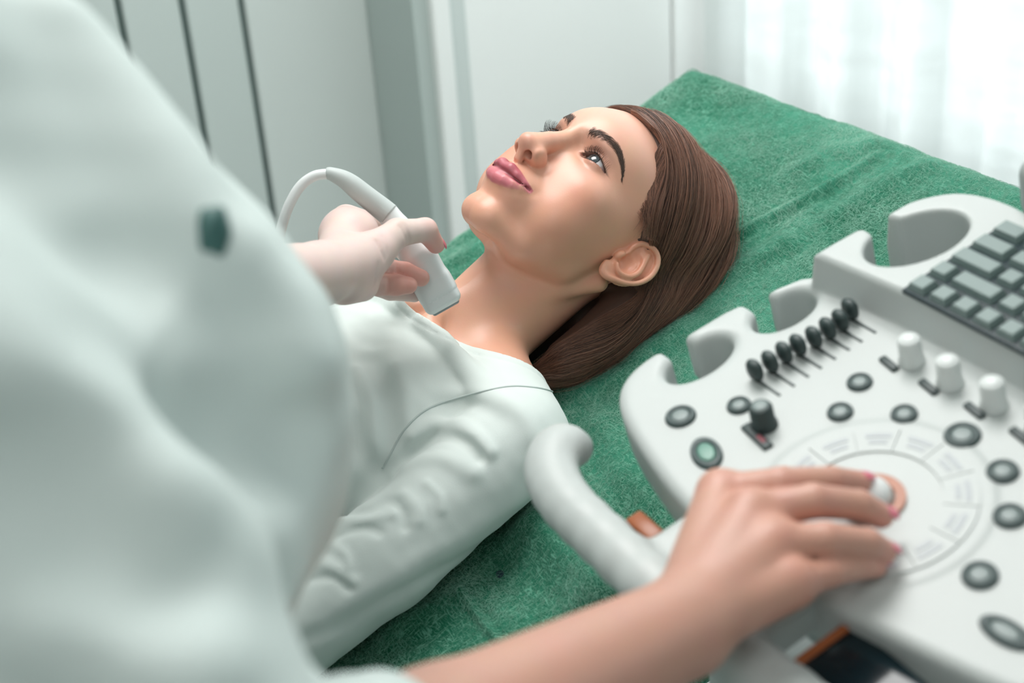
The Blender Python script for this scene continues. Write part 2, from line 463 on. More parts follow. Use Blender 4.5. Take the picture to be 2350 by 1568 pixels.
_a = uvn(-0.10, 0, TOPN - .115); _b2 = floor_fr(0.05, 0, zb - .04)
v, f_ = tube([_a, _b2], 0.018, 12); mesh_py('backrest_strut', v, f_, metal_m, couch, True)

# ---- sheet: a grid folded over the mattress edges, with wrinkles
sheet_m, _nt, _b = nt_new('green_fleece_sheet')
_tc = _nt.nodes.new('ShaderNodeTexCoord')
def _noise(scale, detail, dist=0.0, map_scale=None, rot=None, rough=0.6):
    n = _nt.nodes.new('ShaderNodeTexNoise'); n.inputs['Scale'].default_value = scale; n.inputs['Detail'].default_value = detail
    n.inputs['Distortion'].default_value = dist; n.inputs['Roughness'].default_value = rough
    mp = _nt.nodes.new('ShaderNodeMapping')
    if map_scale: mp.inputs['Scale'].default_value = map_scale
    if rot: mp.inputs['Rotation'].default_value = rot
    _nt.links.new(_tc.outputs['UV'], mp.inputs['Vector']); _nt.links.new(mp.outputs['Vector'], n.inputs['Vector'])
    return n
def _ramp(src, lo, hi):
    r = _nt.nodes.new('ShaderNodeMapRange'); r.inputs['From Min'].default_value = lo; r.inputs['From Max'].default_value = hi
    _nt.links.new(src, r.inputs['Value']); return r.outputs['Result']
def _mix(f, a, b, mode='MIX'):
    m = _nt.nodes.new('ShaderNodeMix'); m.data_type = 'RGBA'; m.blend_type = mode
    _nt.links.new(f, m.inputs['Factor'])
    for s_, k in ((a, 'A'), (b, 'B')):
        if isinstance(s_, tuple): m.inputs[k].default_value = (*s_, 1)
        else: _nt.links.new(s_, m.inputs[k])
    return m.outputs['Result']
big = _ramp(_noise(5, 4, 0.8).outputs['Fac'], 0.38, 0.62)
fib1 = _ramp(_noise(60, 3, 2.5, (1.0, 4.0, 1), (0, 0, 0.6)).outputs['Fac'], 0.53, 0.70)
fib2 = _ramp(_noise(70, 3, 2.5, (4.0, 1.0, 1), (0, 0, 0.2)).outputs['Fac'], 0.50, 0.66)
c = _mix(big, (0.002, 0.105, 0.052), (0.050, 0.255, 0.165))
c = _mix(fib1, c, (0.16, 0.40, 0.28)); c = _mix(fib2, c, (0.13, 0.37, 0.26))
_nt.links.new(c, _b.inputs['Base Color'])
_b.inputs['Roughness'].default_value = 0.9; _b.inputs['Sheen Weight'].default_value = 0.35; _b.inputs['Sheen Tint'].default_value = (0.6, 0.9, 0.8, 1)
_b.inputs['Specular IOR Level'].default_value = 0.15
_bp = _nt.nodes.new('ShaderNodeBump'); _bp.inputs['Strength'].default_value = 0.5; _bp.inputs['Distance'].default_value = 0.0012
_nt.links.new(fib1, _bp.inputs['Height']); _bp2 = _nt.nodes.new('ShaderNodeBump'); _bp2.inputs['Strength'].default_value = 0.5; _bp2.inputs['Distance'].default_value = 0.0012
_nt.links.new(fib2, _bp2.inputs['Height']); _nt.links.new(_bp.outputs['Normal'], _bp2.inputs['Normal']); _nt.links.new(_bp2.outputs['Normal'], _b.inputs['Normal'])

def fold_edge(x, lo, hi, r):
    """arc-length coordinate x -> (position, drop below the top)"""
    over = np.maximum(x - (hi - r), 0) ; under = np.maximum((lo + r) - x, 0); q = over + under
    ang = np.minimum(q / r, math.pi / 2); lat = r * np.sin(ang); drop = r * (1 - np.cos(ang)) + np.maximum(q - r * math.pi / 2, 0)
    pos = np.clip(x, lo + r, hi - r) + np.where(over > 0, lat, 0) - np.where(under > 0, lat, 0)
    return pos, drop
def seg_dist(x, y, pts):
    d = np.full(x.shape, 9.0)
    for (x0, y0), (x1, y1) in zip(pts[:-1], pts[1:]):
        dx, dy = x1 - x0, y1 - y0; t = np.clip(((x - x0) * dx + (y - y0) * dy) / (dx * dx + dy * dy), 0, 1)
        d = np.minimum(d, np.hypot(x - x0 - t * dx, y - y0 - t * dy))
    return d
def on_sheet(px, py):
    r = ray(px, py); k = ((T_ + N_ * TOPN - CAMP) @ N_) / (r @ N_); q = to_uvn(CAMP + k * r); return (q[0], q[1])
WR = [   # (pixel polyline, width m, height m)
    ([(1700, 535), (1800, 480), (1900, 425), (2010, 360)], 0.006, 0.0050),
    ([(1760, 590), (1880, 500), (2010, 430), (2120, 380)], 0.012, 0.0045),
    ([(1700, 600), (1790, 540), (1870, 470)], 0.008, 0.0035),
    ([(1620, 640), (1720, 610), (1800, 560)], 0.010, 0.004),
    ([(2030, 330), (1900, 350), (1780, 420)], 0.012, 0.003),
    ([(1040, 560), (1110, 520)], 0.006, 0.002),
    ([(1010, 620), (1120, 555)], 0.010, 0.003),
    ([(1230, 1210), (1330, 1290), (1400, 1370)], 0.022, 0.014),
    ([(1060, 1360), (1110, 1430), (1170, 1505)], 0.0035, 0.0035),
    ([(900, 1440), (1000, 1400), (1060, 1360)], 0.015, 0.005),
    ([(1380, 960), (1420, 1050), (1500, 1150)], 0.014, 0.004),
    ([(1440, 900), (1480, 820), (1560, 760)], 0.015, 0.005),
    ([(1250, 900), (1330, 900), (1400, 860)], 0.010, 0.003)]
WR = [([on_sheet(*p) for p in pl], w, h) for pl, w, h in WR]
def sheet_height(u, v):
    P = np.stack([u, v, 0 * u], -1).reshape(-1, 3).astype(np.float32)
    h = 0.0022 * fnoise(P, 0.16, 5, 3).reshape(u.shape) + 0.0006 * fnoise(P, 0.03, 6, 2).reshape(u.shape)
    for pl, w, a in WR:
        d = seg_dist(u, v, pl); h = h + a * np.exp(-(d / w) ** 2) - 0.4 * a * np.exp(-((d - 1.9 * w) / w) ** 2)
    return h
nu, nv = 620, 420
us = np.linspace(U0C - 0.0, U1C + 0.16, nu); vs = np.linspace(V0C - 0.16, V1C + 0.16, nv)
UU, VV = np.meshgrid(us, vs, indexing='ij')
pu, du = fold_edge(UU, -9, U1C + 0.004, 0.028); pv, dv = fold_edge(VV, V0C - .004, V1C + .004, 0.028)
hh = sheet_height(UU, VV)
cor = np.minimum(du, dv)
drop = np.maximum(du, dv) + 0.25 * cor
fl = np.clip(drop / 0.05, 0, 1)
out_v = np.where(dv > 0.03, 0.006 * np.sin(UU * 42) * fl, 0) * np.sign(VV)
out_u = np.where(du > 0.03, 0.006 * np.sin(VV * 46) * fl, 0)
NNn = TOPN + hh * (1 - fl) - drop
S3 = T_ + (pu + out_u)[..., None] * U_ + (pv + out_v)[..., None] * V_ + NNn[..., None] * N_
ii = np.arange(nu * nv).reshape(nu, nv)
SF = np.stack([ii[:-1, :-1], ii[1:, :-1], ii[1:, 1:], ii[:-1, 1:]], -1).reshape(-1, 4)
sheet = mesh_np('bed_sheet', S3.reshape(-1, 3), SF, sheet_m)
_uv = sheet.data.uv_layers.new(name='cloth')
_lv = np.zeros(len(sheet.data.loops), np.int32); sheet.data.loops.foreach_get('vertex_index', _lv)
_uv.data.foreach_set('uv', np.stack([UU.ravel(), VV.ravel()], 1)[_lv].astype(np.float32).ravel())
tag(sheet, 'fluffy green disposable sheet spread over the couch under the person', 'sheet')
# lower part of the sheet on the seat
nu2 = 120
V2 = []
for i in range(nu2):
    a = -1.0 + (i / (nu2 - 1)) * 0.995
    for j in range(80):
        v = vs[0] + (vs[-1] - vs[0]) * j / 79; p_, d_ = fold_edge(np.array(v), V0C - .004, V1C + .004, 0.028)
        V2.append(flat(a, float(p_), 0.001 - float(d_) + 0.002 * math.sin(a * 30 + v * 8)))
F2 = [(i * 80 + j, (i + 1) * 80 + j, (i + 1) * 80 + j + 1, i * 80 + j + 1) for i in range(nu2 - 1) for j in range(79)]
mesh_py('seat_cover', V2, F2, sheet_m, sheet, True)

# ---- the fuzz of the sheet
fuzz_m = bpy.data.materials.new('sheet_fibres'); fuzz_m.use_nodes = True
_f = fuzz_m.node_tree.nodes['Principled BSDF']; _fa = fuzz_m.node_tree.nodes.new('ShaderNodeAttribute'); _fa.attribute_name = 'shade'
_fm = fuzz_m.node_tree.nodes.new('ShaderNodeMix'); _fm.data_type = 'RGBA'; _fm.inputs['A'].default_value = (0.05, 0.27, 0.165, 1); _fm.inputs['B'].default_value = (0.42, 0.70, 0.57, 1)
fuzz_m.node_tree.links.new(_fa.outputs['Fac'], _fm.inputs['Factor']); fuzz_m.node_tree.links.new(_fm.outputs['Result'], _f.inputs['Base Color']); _f.inputs['Roughness'].default_value = 0.8
def make_fuzz(cnt, rng):
    u = rng.uniform(-0.45, U1C + 0.02, cnt * 2); v = rng.uniform(V0C - 0.03, V1C + 0.02, cnt * 2)
    den = 0.5 + 0.5 * fnoise(np.stack([u, v, 0 * u], 1).astype(np.float32), 0.09, 12, 3)
    keep = rng.random(cnt * 2) < np.clip(0.15 + 1.1 * den, 0, 1); u = u[keep][:cnt]; v = v[keep][:cnt]; sh = den[keep][:cnt] * 0.9 + rng.normal(0, 0.16, len(u)); n_ = len(u)
    th = rng.normal(0.8, 0.9, n_) + 1.2 * fnoise(np.stack([u, v, 0 * u], 1).astype(np.float32), 0.12, 13, 2)
    L = rng.uniform(0.003, 0.011, n_); k = 6; P = np.zeros((n_, k, 3))
    cu = rng.normal(0, 0.28, n_); lift = rng.uniform(0.0003, 0.0022, n_)
    x, y = u.copy(), v.copy(); h = []
    for j in range(k):
        w = j / (k - 1)
        qx, qd = fold_edge(x, -9, U1C + 0.004, 0.028); qy, qe = fold_edge(y, V0C - .004, V1C + .004, 0.028)
        n = TOPN + sheet_height(x, y) - np.maximum(qd, qe) + lift * math.sin(math.pi * (0.15 + 0.75 * w)) + 0.0001
        P[:, j] = T_ + qx[:, None] * U_ + qy[:, None] * V_ + n[:, None] * N_
        x = x + L / k * np.cos(th); y = y + L / k * np.sin(th); th = th + cu
    return P, np.clip(sh, 0, 1)
FP, FSH = make_fuzz(110000, np.random.default_rng(21))
strands('fibre_fuzz', FP, np.array([0.00006, 0.00008, 0.00008, 0.00007, 0.00005, 0.00003]), fuzz_m, sheet, shade=FSH)['kind'] = 'stuff'
def skin_material(name, sss=0.12, rough=0.41):
    m, nt, b = nt_new(name)
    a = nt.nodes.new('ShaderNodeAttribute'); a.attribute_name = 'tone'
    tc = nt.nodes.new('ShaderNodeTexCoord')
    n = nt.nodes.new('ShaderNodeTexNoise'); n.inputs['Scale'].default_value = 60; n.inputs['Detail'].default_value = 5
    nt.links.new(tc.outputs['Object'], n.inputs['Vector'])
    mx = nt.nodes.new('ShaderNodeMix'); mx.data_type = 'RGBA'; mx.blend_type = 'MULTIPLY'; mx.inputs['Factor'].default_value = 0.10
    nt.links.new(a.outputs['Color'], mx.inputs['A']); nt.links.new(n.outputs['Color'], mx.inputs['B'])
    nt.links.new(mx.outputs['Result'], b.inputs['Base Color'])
    b.inputs['Roughness'].default_value = rough
    b.inputs['Specular IOR Level'].default_value = 0.6
    b.inputs['Subsurface Weight'].default_value = sss
    b.inputs['Subsurface Radius'].default_value = (1.0, 0.35, 0.2)
    b.inputs['Subsurface Scale'].default_value = 0.006
    n2 = nt.nodes.new('ShaderNodeTexNoise'); n2.inputs['Scale'].default_value = 900; n2.inputs['Detail'].default_value = 3
    nt.links.new(tc.outputs['Object'], n2.inputs['Vector'])
    bp = nt.nodes.new('ShaderNodeBump'); bp.inputs['Strength'].default_value = 0.12; bp.inputs['Distance'].default_value = 0.0004
    nt.links.new(n2.outputs['Fac'], bp.inputs['Height']); nt.links.new(bp.outputs['Normal'], b.inputs['Normal'])
    return m
# ================================================================ the patient (head-local millimetres, then world)
EYE_C = (31.0, 27.6, 66.8); EYE_R = 12.3
def lid_up(x):
    t = np.clip((x - 16.5) / 29.0, -0.3, 1.3); return 25.2 + 2.6 * t + 6.6 * 4 * t * (1 - t) * (1.22 - 0.5 * t)
def lid_lo(x):
    t = np.clip((x - 16.5) / 29.0, -0.3, 1.3); return 25.2 + 2.6 * t - 2.3 * 4 * t * (1 - t) * (1.15 - 0.5 * t)
MOUTH = [(0, -45.6, 106.5), (6, -45.0, 105.8), (13, -44.2, 102.6), (20, -42.3, 97.0), (27, -38.6, 88.5)]
UPLIP = [(0, -41.2, 104.2), (6.5, -39.4, 103.7), (14, -39.9, 99.4), (21, -39.7, 93.8), (27, -38.2, 87.6)]
UPRAD = [4.8, 5.2, 4.6, 3.4, 1.6]
LOLIP = [(0, -51.4, 99.8), (8, -50.6, 98.8), (16, -48.0, 95.4), (22, -44.0, 91.4), (27, -39.4, 87.2)]
LORAD = [5.9, 5.6, 4.5, 3.0, 1.5]

# the left ear, in its own plane: x out, y up, z front
EAR_C = f32((76.5, 4, -11)); EAR_R = f32(np.array(frame_rot(0, 0, 0)))
_er = np.array(Matrix.Rotation(math.radians(-14), 3, 'X')) @ np.array(Matrix.Rotation(math.radians(-34), 3, 'Y'))
EAR_R = f32(_er)
EAR_RIM = catmull([(-2, 3, 1), (3, 9, 2), (12, 13.5, 3), (22, 12, 4), (29, 4, 5), (29.5, -5, 5.5), (24, -13, 5.5), (13, -18.5, 5.5), (0, -18.5, 5), (-11, -13.5, 4), (-20, -6, 3), (-27, 1, 2.2), (-27, 7, 1.2), (-20, 11, 0)], 36)[:, [2, 0, 1]]
EAR_RR = catmull(np.array([1.5, 2.2, 2.6, 2.7, 2.7, 2.7, 2.8, 2.7, 2.5, 2.5, 2.8, 3.2, 3.2, 2.8])[:, None], 36)[:, 0]
EAR_AH = catmull([(3, 21, 0), (4.5, 13, -5), (5.5, 5, -9.5), (5.5, -4, -10), (5, -11, -6), (5, -14.5, 0), (5, -13, 5.5)], 16)
def ear_field(P):
    q = (P - EAR_C) @ EAR_R                       # into ear axes
    q = q / np.float32(0.99)
    def v(y, z, x=0.0): return (x, y, z)
    plate = ell(q, (-0.5, 4, -2), (3.6, 28, 17.5))
    plate = smin(plate, ell(q, (0, -20, 4), (3.6, 9.5, 8.0)), 6)
    plate = smin(plate, ell(q, (0.4, 15, -4), (3.2, 17.5, 15)), 2)
    rim = poly_cone(q, EAR_RIM, EAR_RR)
    d = smin(plate, rim, 3.5)
    ah = poly_cone(q, EAR_AH, [2.8] * 16)
    d = smin(d, ah, 3)
    d = smin(d, poly_cone(q, [v(20, 7, 2), v(13, -3, 3)], [1.6, 2.2]), 3)
    d = smax(d, -ell(q, (5.8, -2, 2.5), (7.2, 11, 9.0)), 1.5)        # concha bowl
    d = smax(d, -ell(q, (4.5, 9, 3.5), (3.5, 5.5, 7.0)), 2.5)
    d = smin(d, ell(q, (1.5, -4.5, 12), (4.6, 6.2, 4.0)), 3)           # tragus
    d = smax(d, -ell(q, (3.2, -3.5, 5), (5, 4.4, 4.2)), 2)             # ear canal
    return d * np.float32(0.99)

NB = huvn(-0.175, 0.01, -0.035)        # base of the neck
NOTCH = huvn(-0.168, 0.0, 0.012)
def hl(u, v, n): return tuple(huvn(u, v, n))
def torso_field(P):
    """bare body below the neck"""
    d = cone(P, hl(-0.26, 0.0, -0.03), hl(-0.60, 0.0, -0.03), 70, 72)
    d = smin(d, ell(P, hl(-0.27, 0.05, -0.032), (82, 105, 66)), 40)
    d = smin(d, ell(P, hl(-0.27, -0.045, -0.032), (82, 105, 66)), 40)
    d = smin(d, cone(P, hl(-0.60, 0.0, -0.02), hl(-0.80, 0.0, -0.02), 80, 92), 50)
    for s in (1, -1):
        sh = hl(-0.180, s * 0.138, -0.047)
        d = smin(d, cone(P, hl(-0.145, s * 0.045, -0.042), sh, 34, 41), 30)      # shoulders
        d = smin(d, ell(P, hl(-0.36, s * 0.066, 0.012), (50, 58, 36)), 34)      # bust
    return d
ARM_N = [(-0.184, -0.143, -0.048), (-0.33, -0.150, -0.052), (-0.455, -0.155, -0.054), (-0.58, -0.10, -0.01), (-0.66, -0.04, 0.055)]
ARM_F = [(-0.184, 0.143, -0.048), (-0.33, 0.160, -0.052), (-0.455, 0.170, -0.054), (-0.58, 0.12, -0.01), (-0.66, 0.05, 0.055)]
ARAD = [43, 38, 33, 26, 21]
def arms_field(P):
    return np.minimum(poly_cone(P, [hl(*a) for a in ARM_N], ARAD, 12), poly_cone(P, [hl(*a) for a in ARM_F], ARAD, 12))

def head_base(P):
    """P already mirrored to x >= 0"""
    d = ell(P, (0, 46, -4), (72.5, 79, 92))
    d = smin(d, ell(P, (0, 54, 30), (58, 43, 62)), 14)           # forehead
    d = smin(d, ell(P, (0, -8, 32), (61, 72, 56)), 18)             # face
    d = smin(d, poly_cone(P, [(47, -5, 2), (44, -42, 8), (30, -66, 44), (10, -77, 74)], [13, 13, 13, 12], 10), 32)   # jaw
    d = smin(d, ell(P, (0, -77.0, 77.5), (18, 13.0, 13)), 22)          # chin
    d = smin(d, ell(P, (40, 0, 58), (22, 18, 19)), 26)           # cheekbone
    d = smin(d, ell(P, (44, -6, 27), (21, 42, 36)), 22)
    d = smin(d, ell(P, (0, -42, 71), (32, 27, 33.5)), 18)          # muzzle
    d = smin(d, ell(P, (40, -28, 50), (24, 30, 26)), 26)           # cheek fat
    d = d + 1.5 * gauss(P, (64, 38, 44), (16, 20, 20))             # temple
    # neck
    d = smin(d, cone(P, (0, -22, -26), NB + np.array([0, 0, -3.]), 48.5, 55), 30)
    d = smin(d, cone(P, (0, -60, 5), NOTCH + np.array([0, -4, -21]), 19, 17), 24)
    return d
def face_detail(P, d):
    # brow ridge, sockets
    d = d - 2.8 * gauss(P, (27, 43, 84), (18, 7, 14)) - 1.0 * gauss(P, (0, 46, 94), (14, 10, 12))
    d = d + 7.0 * gauss(P, (29, 28, 88), (15, 9.5, 18)) + 3.5 * gauss(P, (14.5, 29, 90), (6, 8, 14))
    d = smin(d, ell(P, EYE_C, (13.6, 13.6, 13.6)), 5.0)
    # nose
    d = smin(d, poly_cone(P, [(0, 38, 87.0), (0, 24, 89.5), (0, 8, 98.0), (0, -5, 105)], [7.2, 7.2, 8.6, 9.8], 3), 14)
    d = smin(d, ell(P, (0, -11.5, 100), (15.5, 9.5, 15)), 9)
    d = smin(d, ell(P, (0, -11.5, 110.5), (9.4, 8.2, 9.8)), 7)
    d = smin(d, ell(P, (11.4, -13.2, 99.5), (5.2, 6.8, 10.2), frame_rot(0, 24, 0)), 9)
    d = smin(d, cone(P, (0, -17, 110), (0, -26, 103.0), 4.0, 4.0), 5)      # columella
    d = smax(d, -poly_cone(P, [(8.4, -28, 105), (7.9, -19, 106), (6.6, -12, 103)], [3.8, 4.3, 2.4]), 1.6)
    d = d + 1.5 * gauss(P, (19.0, -12, 96), (2.6, 8, 9))           # alar crease
    # philtrum, folds
    d = d + 1.1 * gauss(P, (0, -33, 110), (2.6, 6, 10)) - 0.7 * gauss(P, (4.3, -33, 109), (2, 6, 10))
    d = smin(d, poly_cone(P, UPLIP, UPRAD, 2), 4.0)
    d = smin(d, poly_cone(P, LOLIP, LORAD, 2), 5.0)
    d = smax(d, -poly_cone(P, MOUTH, [1.0, 1.0, 1.0, 0.9, 0.8]), 3.4)
    d = d + 1.3 * gauss(P, (30, -37.5, 89), (4, 5, 8))             # corner of the mouth
    d = d + 1.6 * gauss(P, (0, -65.5, 102), (15, 5, 10))           # fold under the lip
    # eyelids
    d0 = d
    x = P[:, 0]; y = P[:, 1]
    al = np.maximum(np.maximum(y - lid_up(x), lid_lo(x) - y), 58.0 - P[:, 2])
    d = smax(d, -al * 0.9, 0.9)
    d = smin(d, ell(P, (18.7, 25.4, 71.5), (3.4, 2.6, 4.5)), 2)      # inner corner
    cr = np.abs(y - (lid_up(x) + 3.4)) ; m = np.exp(-(cr / 1.1) ** 2) * np.exp(-((x - 31) / 13.0) ** 4) * (P[:, 2] > 60)
    d = d + 1.0 * m
    cr = np.abs(y - (lid_lo(x) - 4.6)); m = np.exp(-(cr / 1.6) ** 2) * np.exp(-((x - 27) / 11.0) ** 4) * (P[:, 2] > 60)
    d = d + 0.3 * m
    return d
def patient_field(P):
    Q = P.copy(); Q[:, 0] = np.abs(Q[:, 0])
    d = head_base(Q)
    d = local(Q, d, (18, -15, 85), 84, face_detail)
    def e(p, dd):
        return smin(dd, ear_field(p), 3.0)
    d = local(Q, d, EAR_C, 42, e)
    # collar bones, neck muscles
    lo = P[:, 1] < -60
    if lo.any():
        i = np.nonzero(lo)[0]; p = P[i]; t = torso_field(p) + 8 * np.clip((-205 - p[:, 1]) / 30, 0, 1)
        a = arms_field(p)
        dd = smin(d[i], t, 34)
        for s in (1, -1):
            dd = smin(dd, cone(p, hl(-0.172, s * 0.02, 0.020), hl(-0.180, s * 0.13, -0.010), 6, 6), 26)
        dd = smin(dd, a, 14)
        dd = dd + 4 * gauss(p, hl(-0.158, 0.0, 0.030), (11, 10, 14))
        d[i] = dd
    d = smax(d, -99.0 - P @ f32(w2h(T_ + N_) / np.linalg.norm(w2h(T_ + N_))), 8)
    for s in (1, -1):
        c0 = f32((s * 60, -22, -22)); c1 = f32(hl(-0.165, s * 0.016, 0.018))
        def scm(p, dd): return smin(dd, cone(p, c0, c1, 9, 7), 16)
        d = local(P, d, (c0 + c1) / 2, 115, scm)
    return d


_NN = w2h(T_ + N_); _NN = f32(_NN / np.linalg.norm(_NN))
def skin_tone(P):
    Q = P.copy(); Q[:, 0] = np.abs(Q[:, 0])
    n = len(P)
    C = np.tile(f32([0.80, 0.415, 0.29]), (n, 1))
    def mix(w, col):
        nonlocal C
        w = np.clip(w, 0, 1)[:, None]; C = C * (1 - w) + f32(col) * w
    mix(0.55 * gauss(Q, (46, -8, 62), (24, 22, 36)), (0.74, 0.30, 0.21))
    mix(0.35 * gauss(Q, (0, -14, 116), (13, 12, 12)), (0.74, 0.36, 0.28))
    mix(0.60 * gauss(Q, EAR_C, (16, 36, 26)), (0.86, 0.34, 0.20))
    mix(0.22 * np.clip((-60 - P[:, 1]) / 60, 0, 1), (0.70, 0.38, 0.25))
    mix(0.50 * gauss(Q, (0, 76, 80), (60, 34, 50)), (0.80, 0.52, 0.43))  # paler forehead: light from above painted into the skin
    mix(0.45 * gauss(Q, (36, 8, 76), (17, 10, 22)), (0.82, 0.53, 0.45))  # pale under-eye highlight painted in
    mix(0.55 * gauss(Q, (60, -28, 36), (30, 50, 46)), (0.72, 0.33, 0.215))  # redder side and lower cheek: shade painted into the skin
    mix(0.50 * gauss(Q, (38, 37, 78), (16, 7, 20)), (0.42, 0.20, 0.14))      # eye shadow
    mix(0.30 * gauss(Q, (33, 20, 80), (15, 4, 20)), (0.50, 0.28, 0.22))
    x = Q[:, 0]; y = Q[:, 1]
    al = np.maximum(np.maximum(y - lid_up(x), lid_lo(x) - y), 58.0 - Q[:, 2])
    up = (y > 26.5 + 0.05 * (x - 16))
    mix(0.9 * np.exp(-(np.maximum(np.abs(al), 0) / (0.8 + 1.1 * np.clip((x - 26) / 20, 0, 1))) ** 2) * up, (0.05, 0.025, 0.02))
    mix(0.55 * np.exp(-(np.maximum(np.abs(al), 0) / 0.9) ** 2) * (~up), (0.40, 0.13, 0.11))
    # lips
    m = (Q[:, 1] < -30) & (Q[:, 1] > -66) & (Q[:, 2] > 75)
    i = np.nonzero(m)[0]; q = Q[i]
    u = poly_cone(q, UPLIP, UPRAD); l = poly_cone(q, LOLIP, LORAD)
    w = np.zeros(n, np.float32); w[i] = np.clip(1.5 - np.minimum(np.minimum(u, l), poly_cone(q, MOUTH, [2.0, 2.0, 2.3, 2.4, 1.5])) / 0.8, 0, 1)
    ww = np.zeros(n, np.float32); ww[i] = np.clip(1.5 - np.minimum(u + 0.25, l) / 0.9, 0, 1) * (u < l)
    mix(0.92 * w, (0.64, 0.165, 0.215)); mix(0.6 * ww, (0.46, 0.095, 0.125))
    w = np.zeros(n, np.float32); w[i] = np.exp(-(np.maximum(poly_cone(q, MOUTH, [0.2] * 5), 0) / 0.9) ** 2)
    mix(0.75 * w, (0.14, 0.03, 0.035))
    # brow shade
    bq = Q.copy(); bq[:, 2] = 0
    bd = poly_cone(bq, [(14, 42, 0), (20, 44.5, 0), (28, 48.0, 0), (37, 50.0, 0), (44, 48.5, 0), (49.5, 44.5, 0), (53, 39.5, 0)], [0.01] * 7)
    mix(0.34 * np.exp(-(bd / np.interp(Q[:, 0], [12, 22, 40, 53], [3.6, 4.6, 3.6, 1.0])) ** 4) * (Q[:, 2] > 40), (0.16, 0.09, 0.065))
    # nostrils
    nd = poly_cone(Q, [(8.4, -26, 105), (7.9, -19, 106), (6.6, -12, 103)], [3.4, 3.9, 2.2])
    mix(0.8 * np.clip(-(nd - 1.0) / 2.0, 0, 1) * (Q[:, 1] > -26), (0.20, 0.06, 0.04))
    return C

def march(P, D, f, n=40, step=0.9):
    P = f32(P).copy(); D = f32(D)
    for _ in range(n): P += D * (f(P) * np.float32(step))[:, None]
    return P

PV, PQ = isosurf(patient_field, (-240, -300, -118), (240, 140, 126), 1.3)
skin_m = skin_material('fair_skin')
patient = mesh_np('person', h2w(PV), PQ, skin_m)
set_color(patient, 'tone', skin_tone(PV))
tag(patient, 'person with brown hair lying on the green sheet in a white long-sleeved top', 'person')

# ---- eyes
def eye_mesh(s):
    n, k = 64, 48; V = []; C = []
    g = np.array([0.03 if s > 0 else -0.10, 0.08, 1.0]); g /= np.linalg.norm(g)
    a = np.cross(g, [0, 1, 0]); a /= np.linalg.norm(a); b = np.cross(g, a)
    angs = np.concatenate([np.linspace(0, 0.62, 40), np.linspace(0.66, math.pi, 20)])
    cen = np.array([s * EYE_C[0], EYE_C[1], EYE_C[2]])
    rr = np.random.default_rng(3)
    streak = rr.random(n) * 0.5 + 0.6
    for th in angs:
        r = EYE_R + 0.9 * max(0, 1 - (th / 0.60) ** 2)
        for j in range(n):
            ph = 2 * math.pi * j / n
            d = g * math.cos(th) + (a * math.cos(ph) + b * math.sin(ph)) * math.sin(th)
            V.append(cen + r * d)
            q = th / 0.55
            if q < 0.36: c = (0.006, 0.006, 0.008)
            elif q < 0.92: c = tuple(np.array([0.085, 0.105, 0.115]) * streak[j] * (0.75 + 0.5 * (q - 0.36)))
            elif q < 1.04: c = (0.025, 0.03, 0.035)
            else: c = (0.66, 0.63, 0.64) if th < 0.95 else (0.62, 0.45, 0.43)
            C.append(c)
    m = len(angs)
    F = [(i * n + j, (i + 1) * n + j, (i + 1) * n + (j + 1) % n, i * n + (j + 1) % n) for i in range(m - 1) for j in range(n)]
    return np.array(V), F, np.array(C)
eye_m, _nt, _b = nt_new('wet_eye')
_a = _nt.nodes.new('ShaderNodeAttribute'); _a.attribute_name = 'tone'; _nt.links.new(_a.outputs['Color'], _b.inputs['Base Color'])
_b.inputs['Roughness'].default_value = 0.12; _b.inputs['Coat Weight'].default_value = 1.0; _b.inputs['Coat Roughness'].default_value = 0.03
hair_dark = mat('lash_hair', (0.014, 0.010, 0.009), 0.45)
brow_m = mat('brow_hair', (0.075, 0.045, 0.034), 0.5)
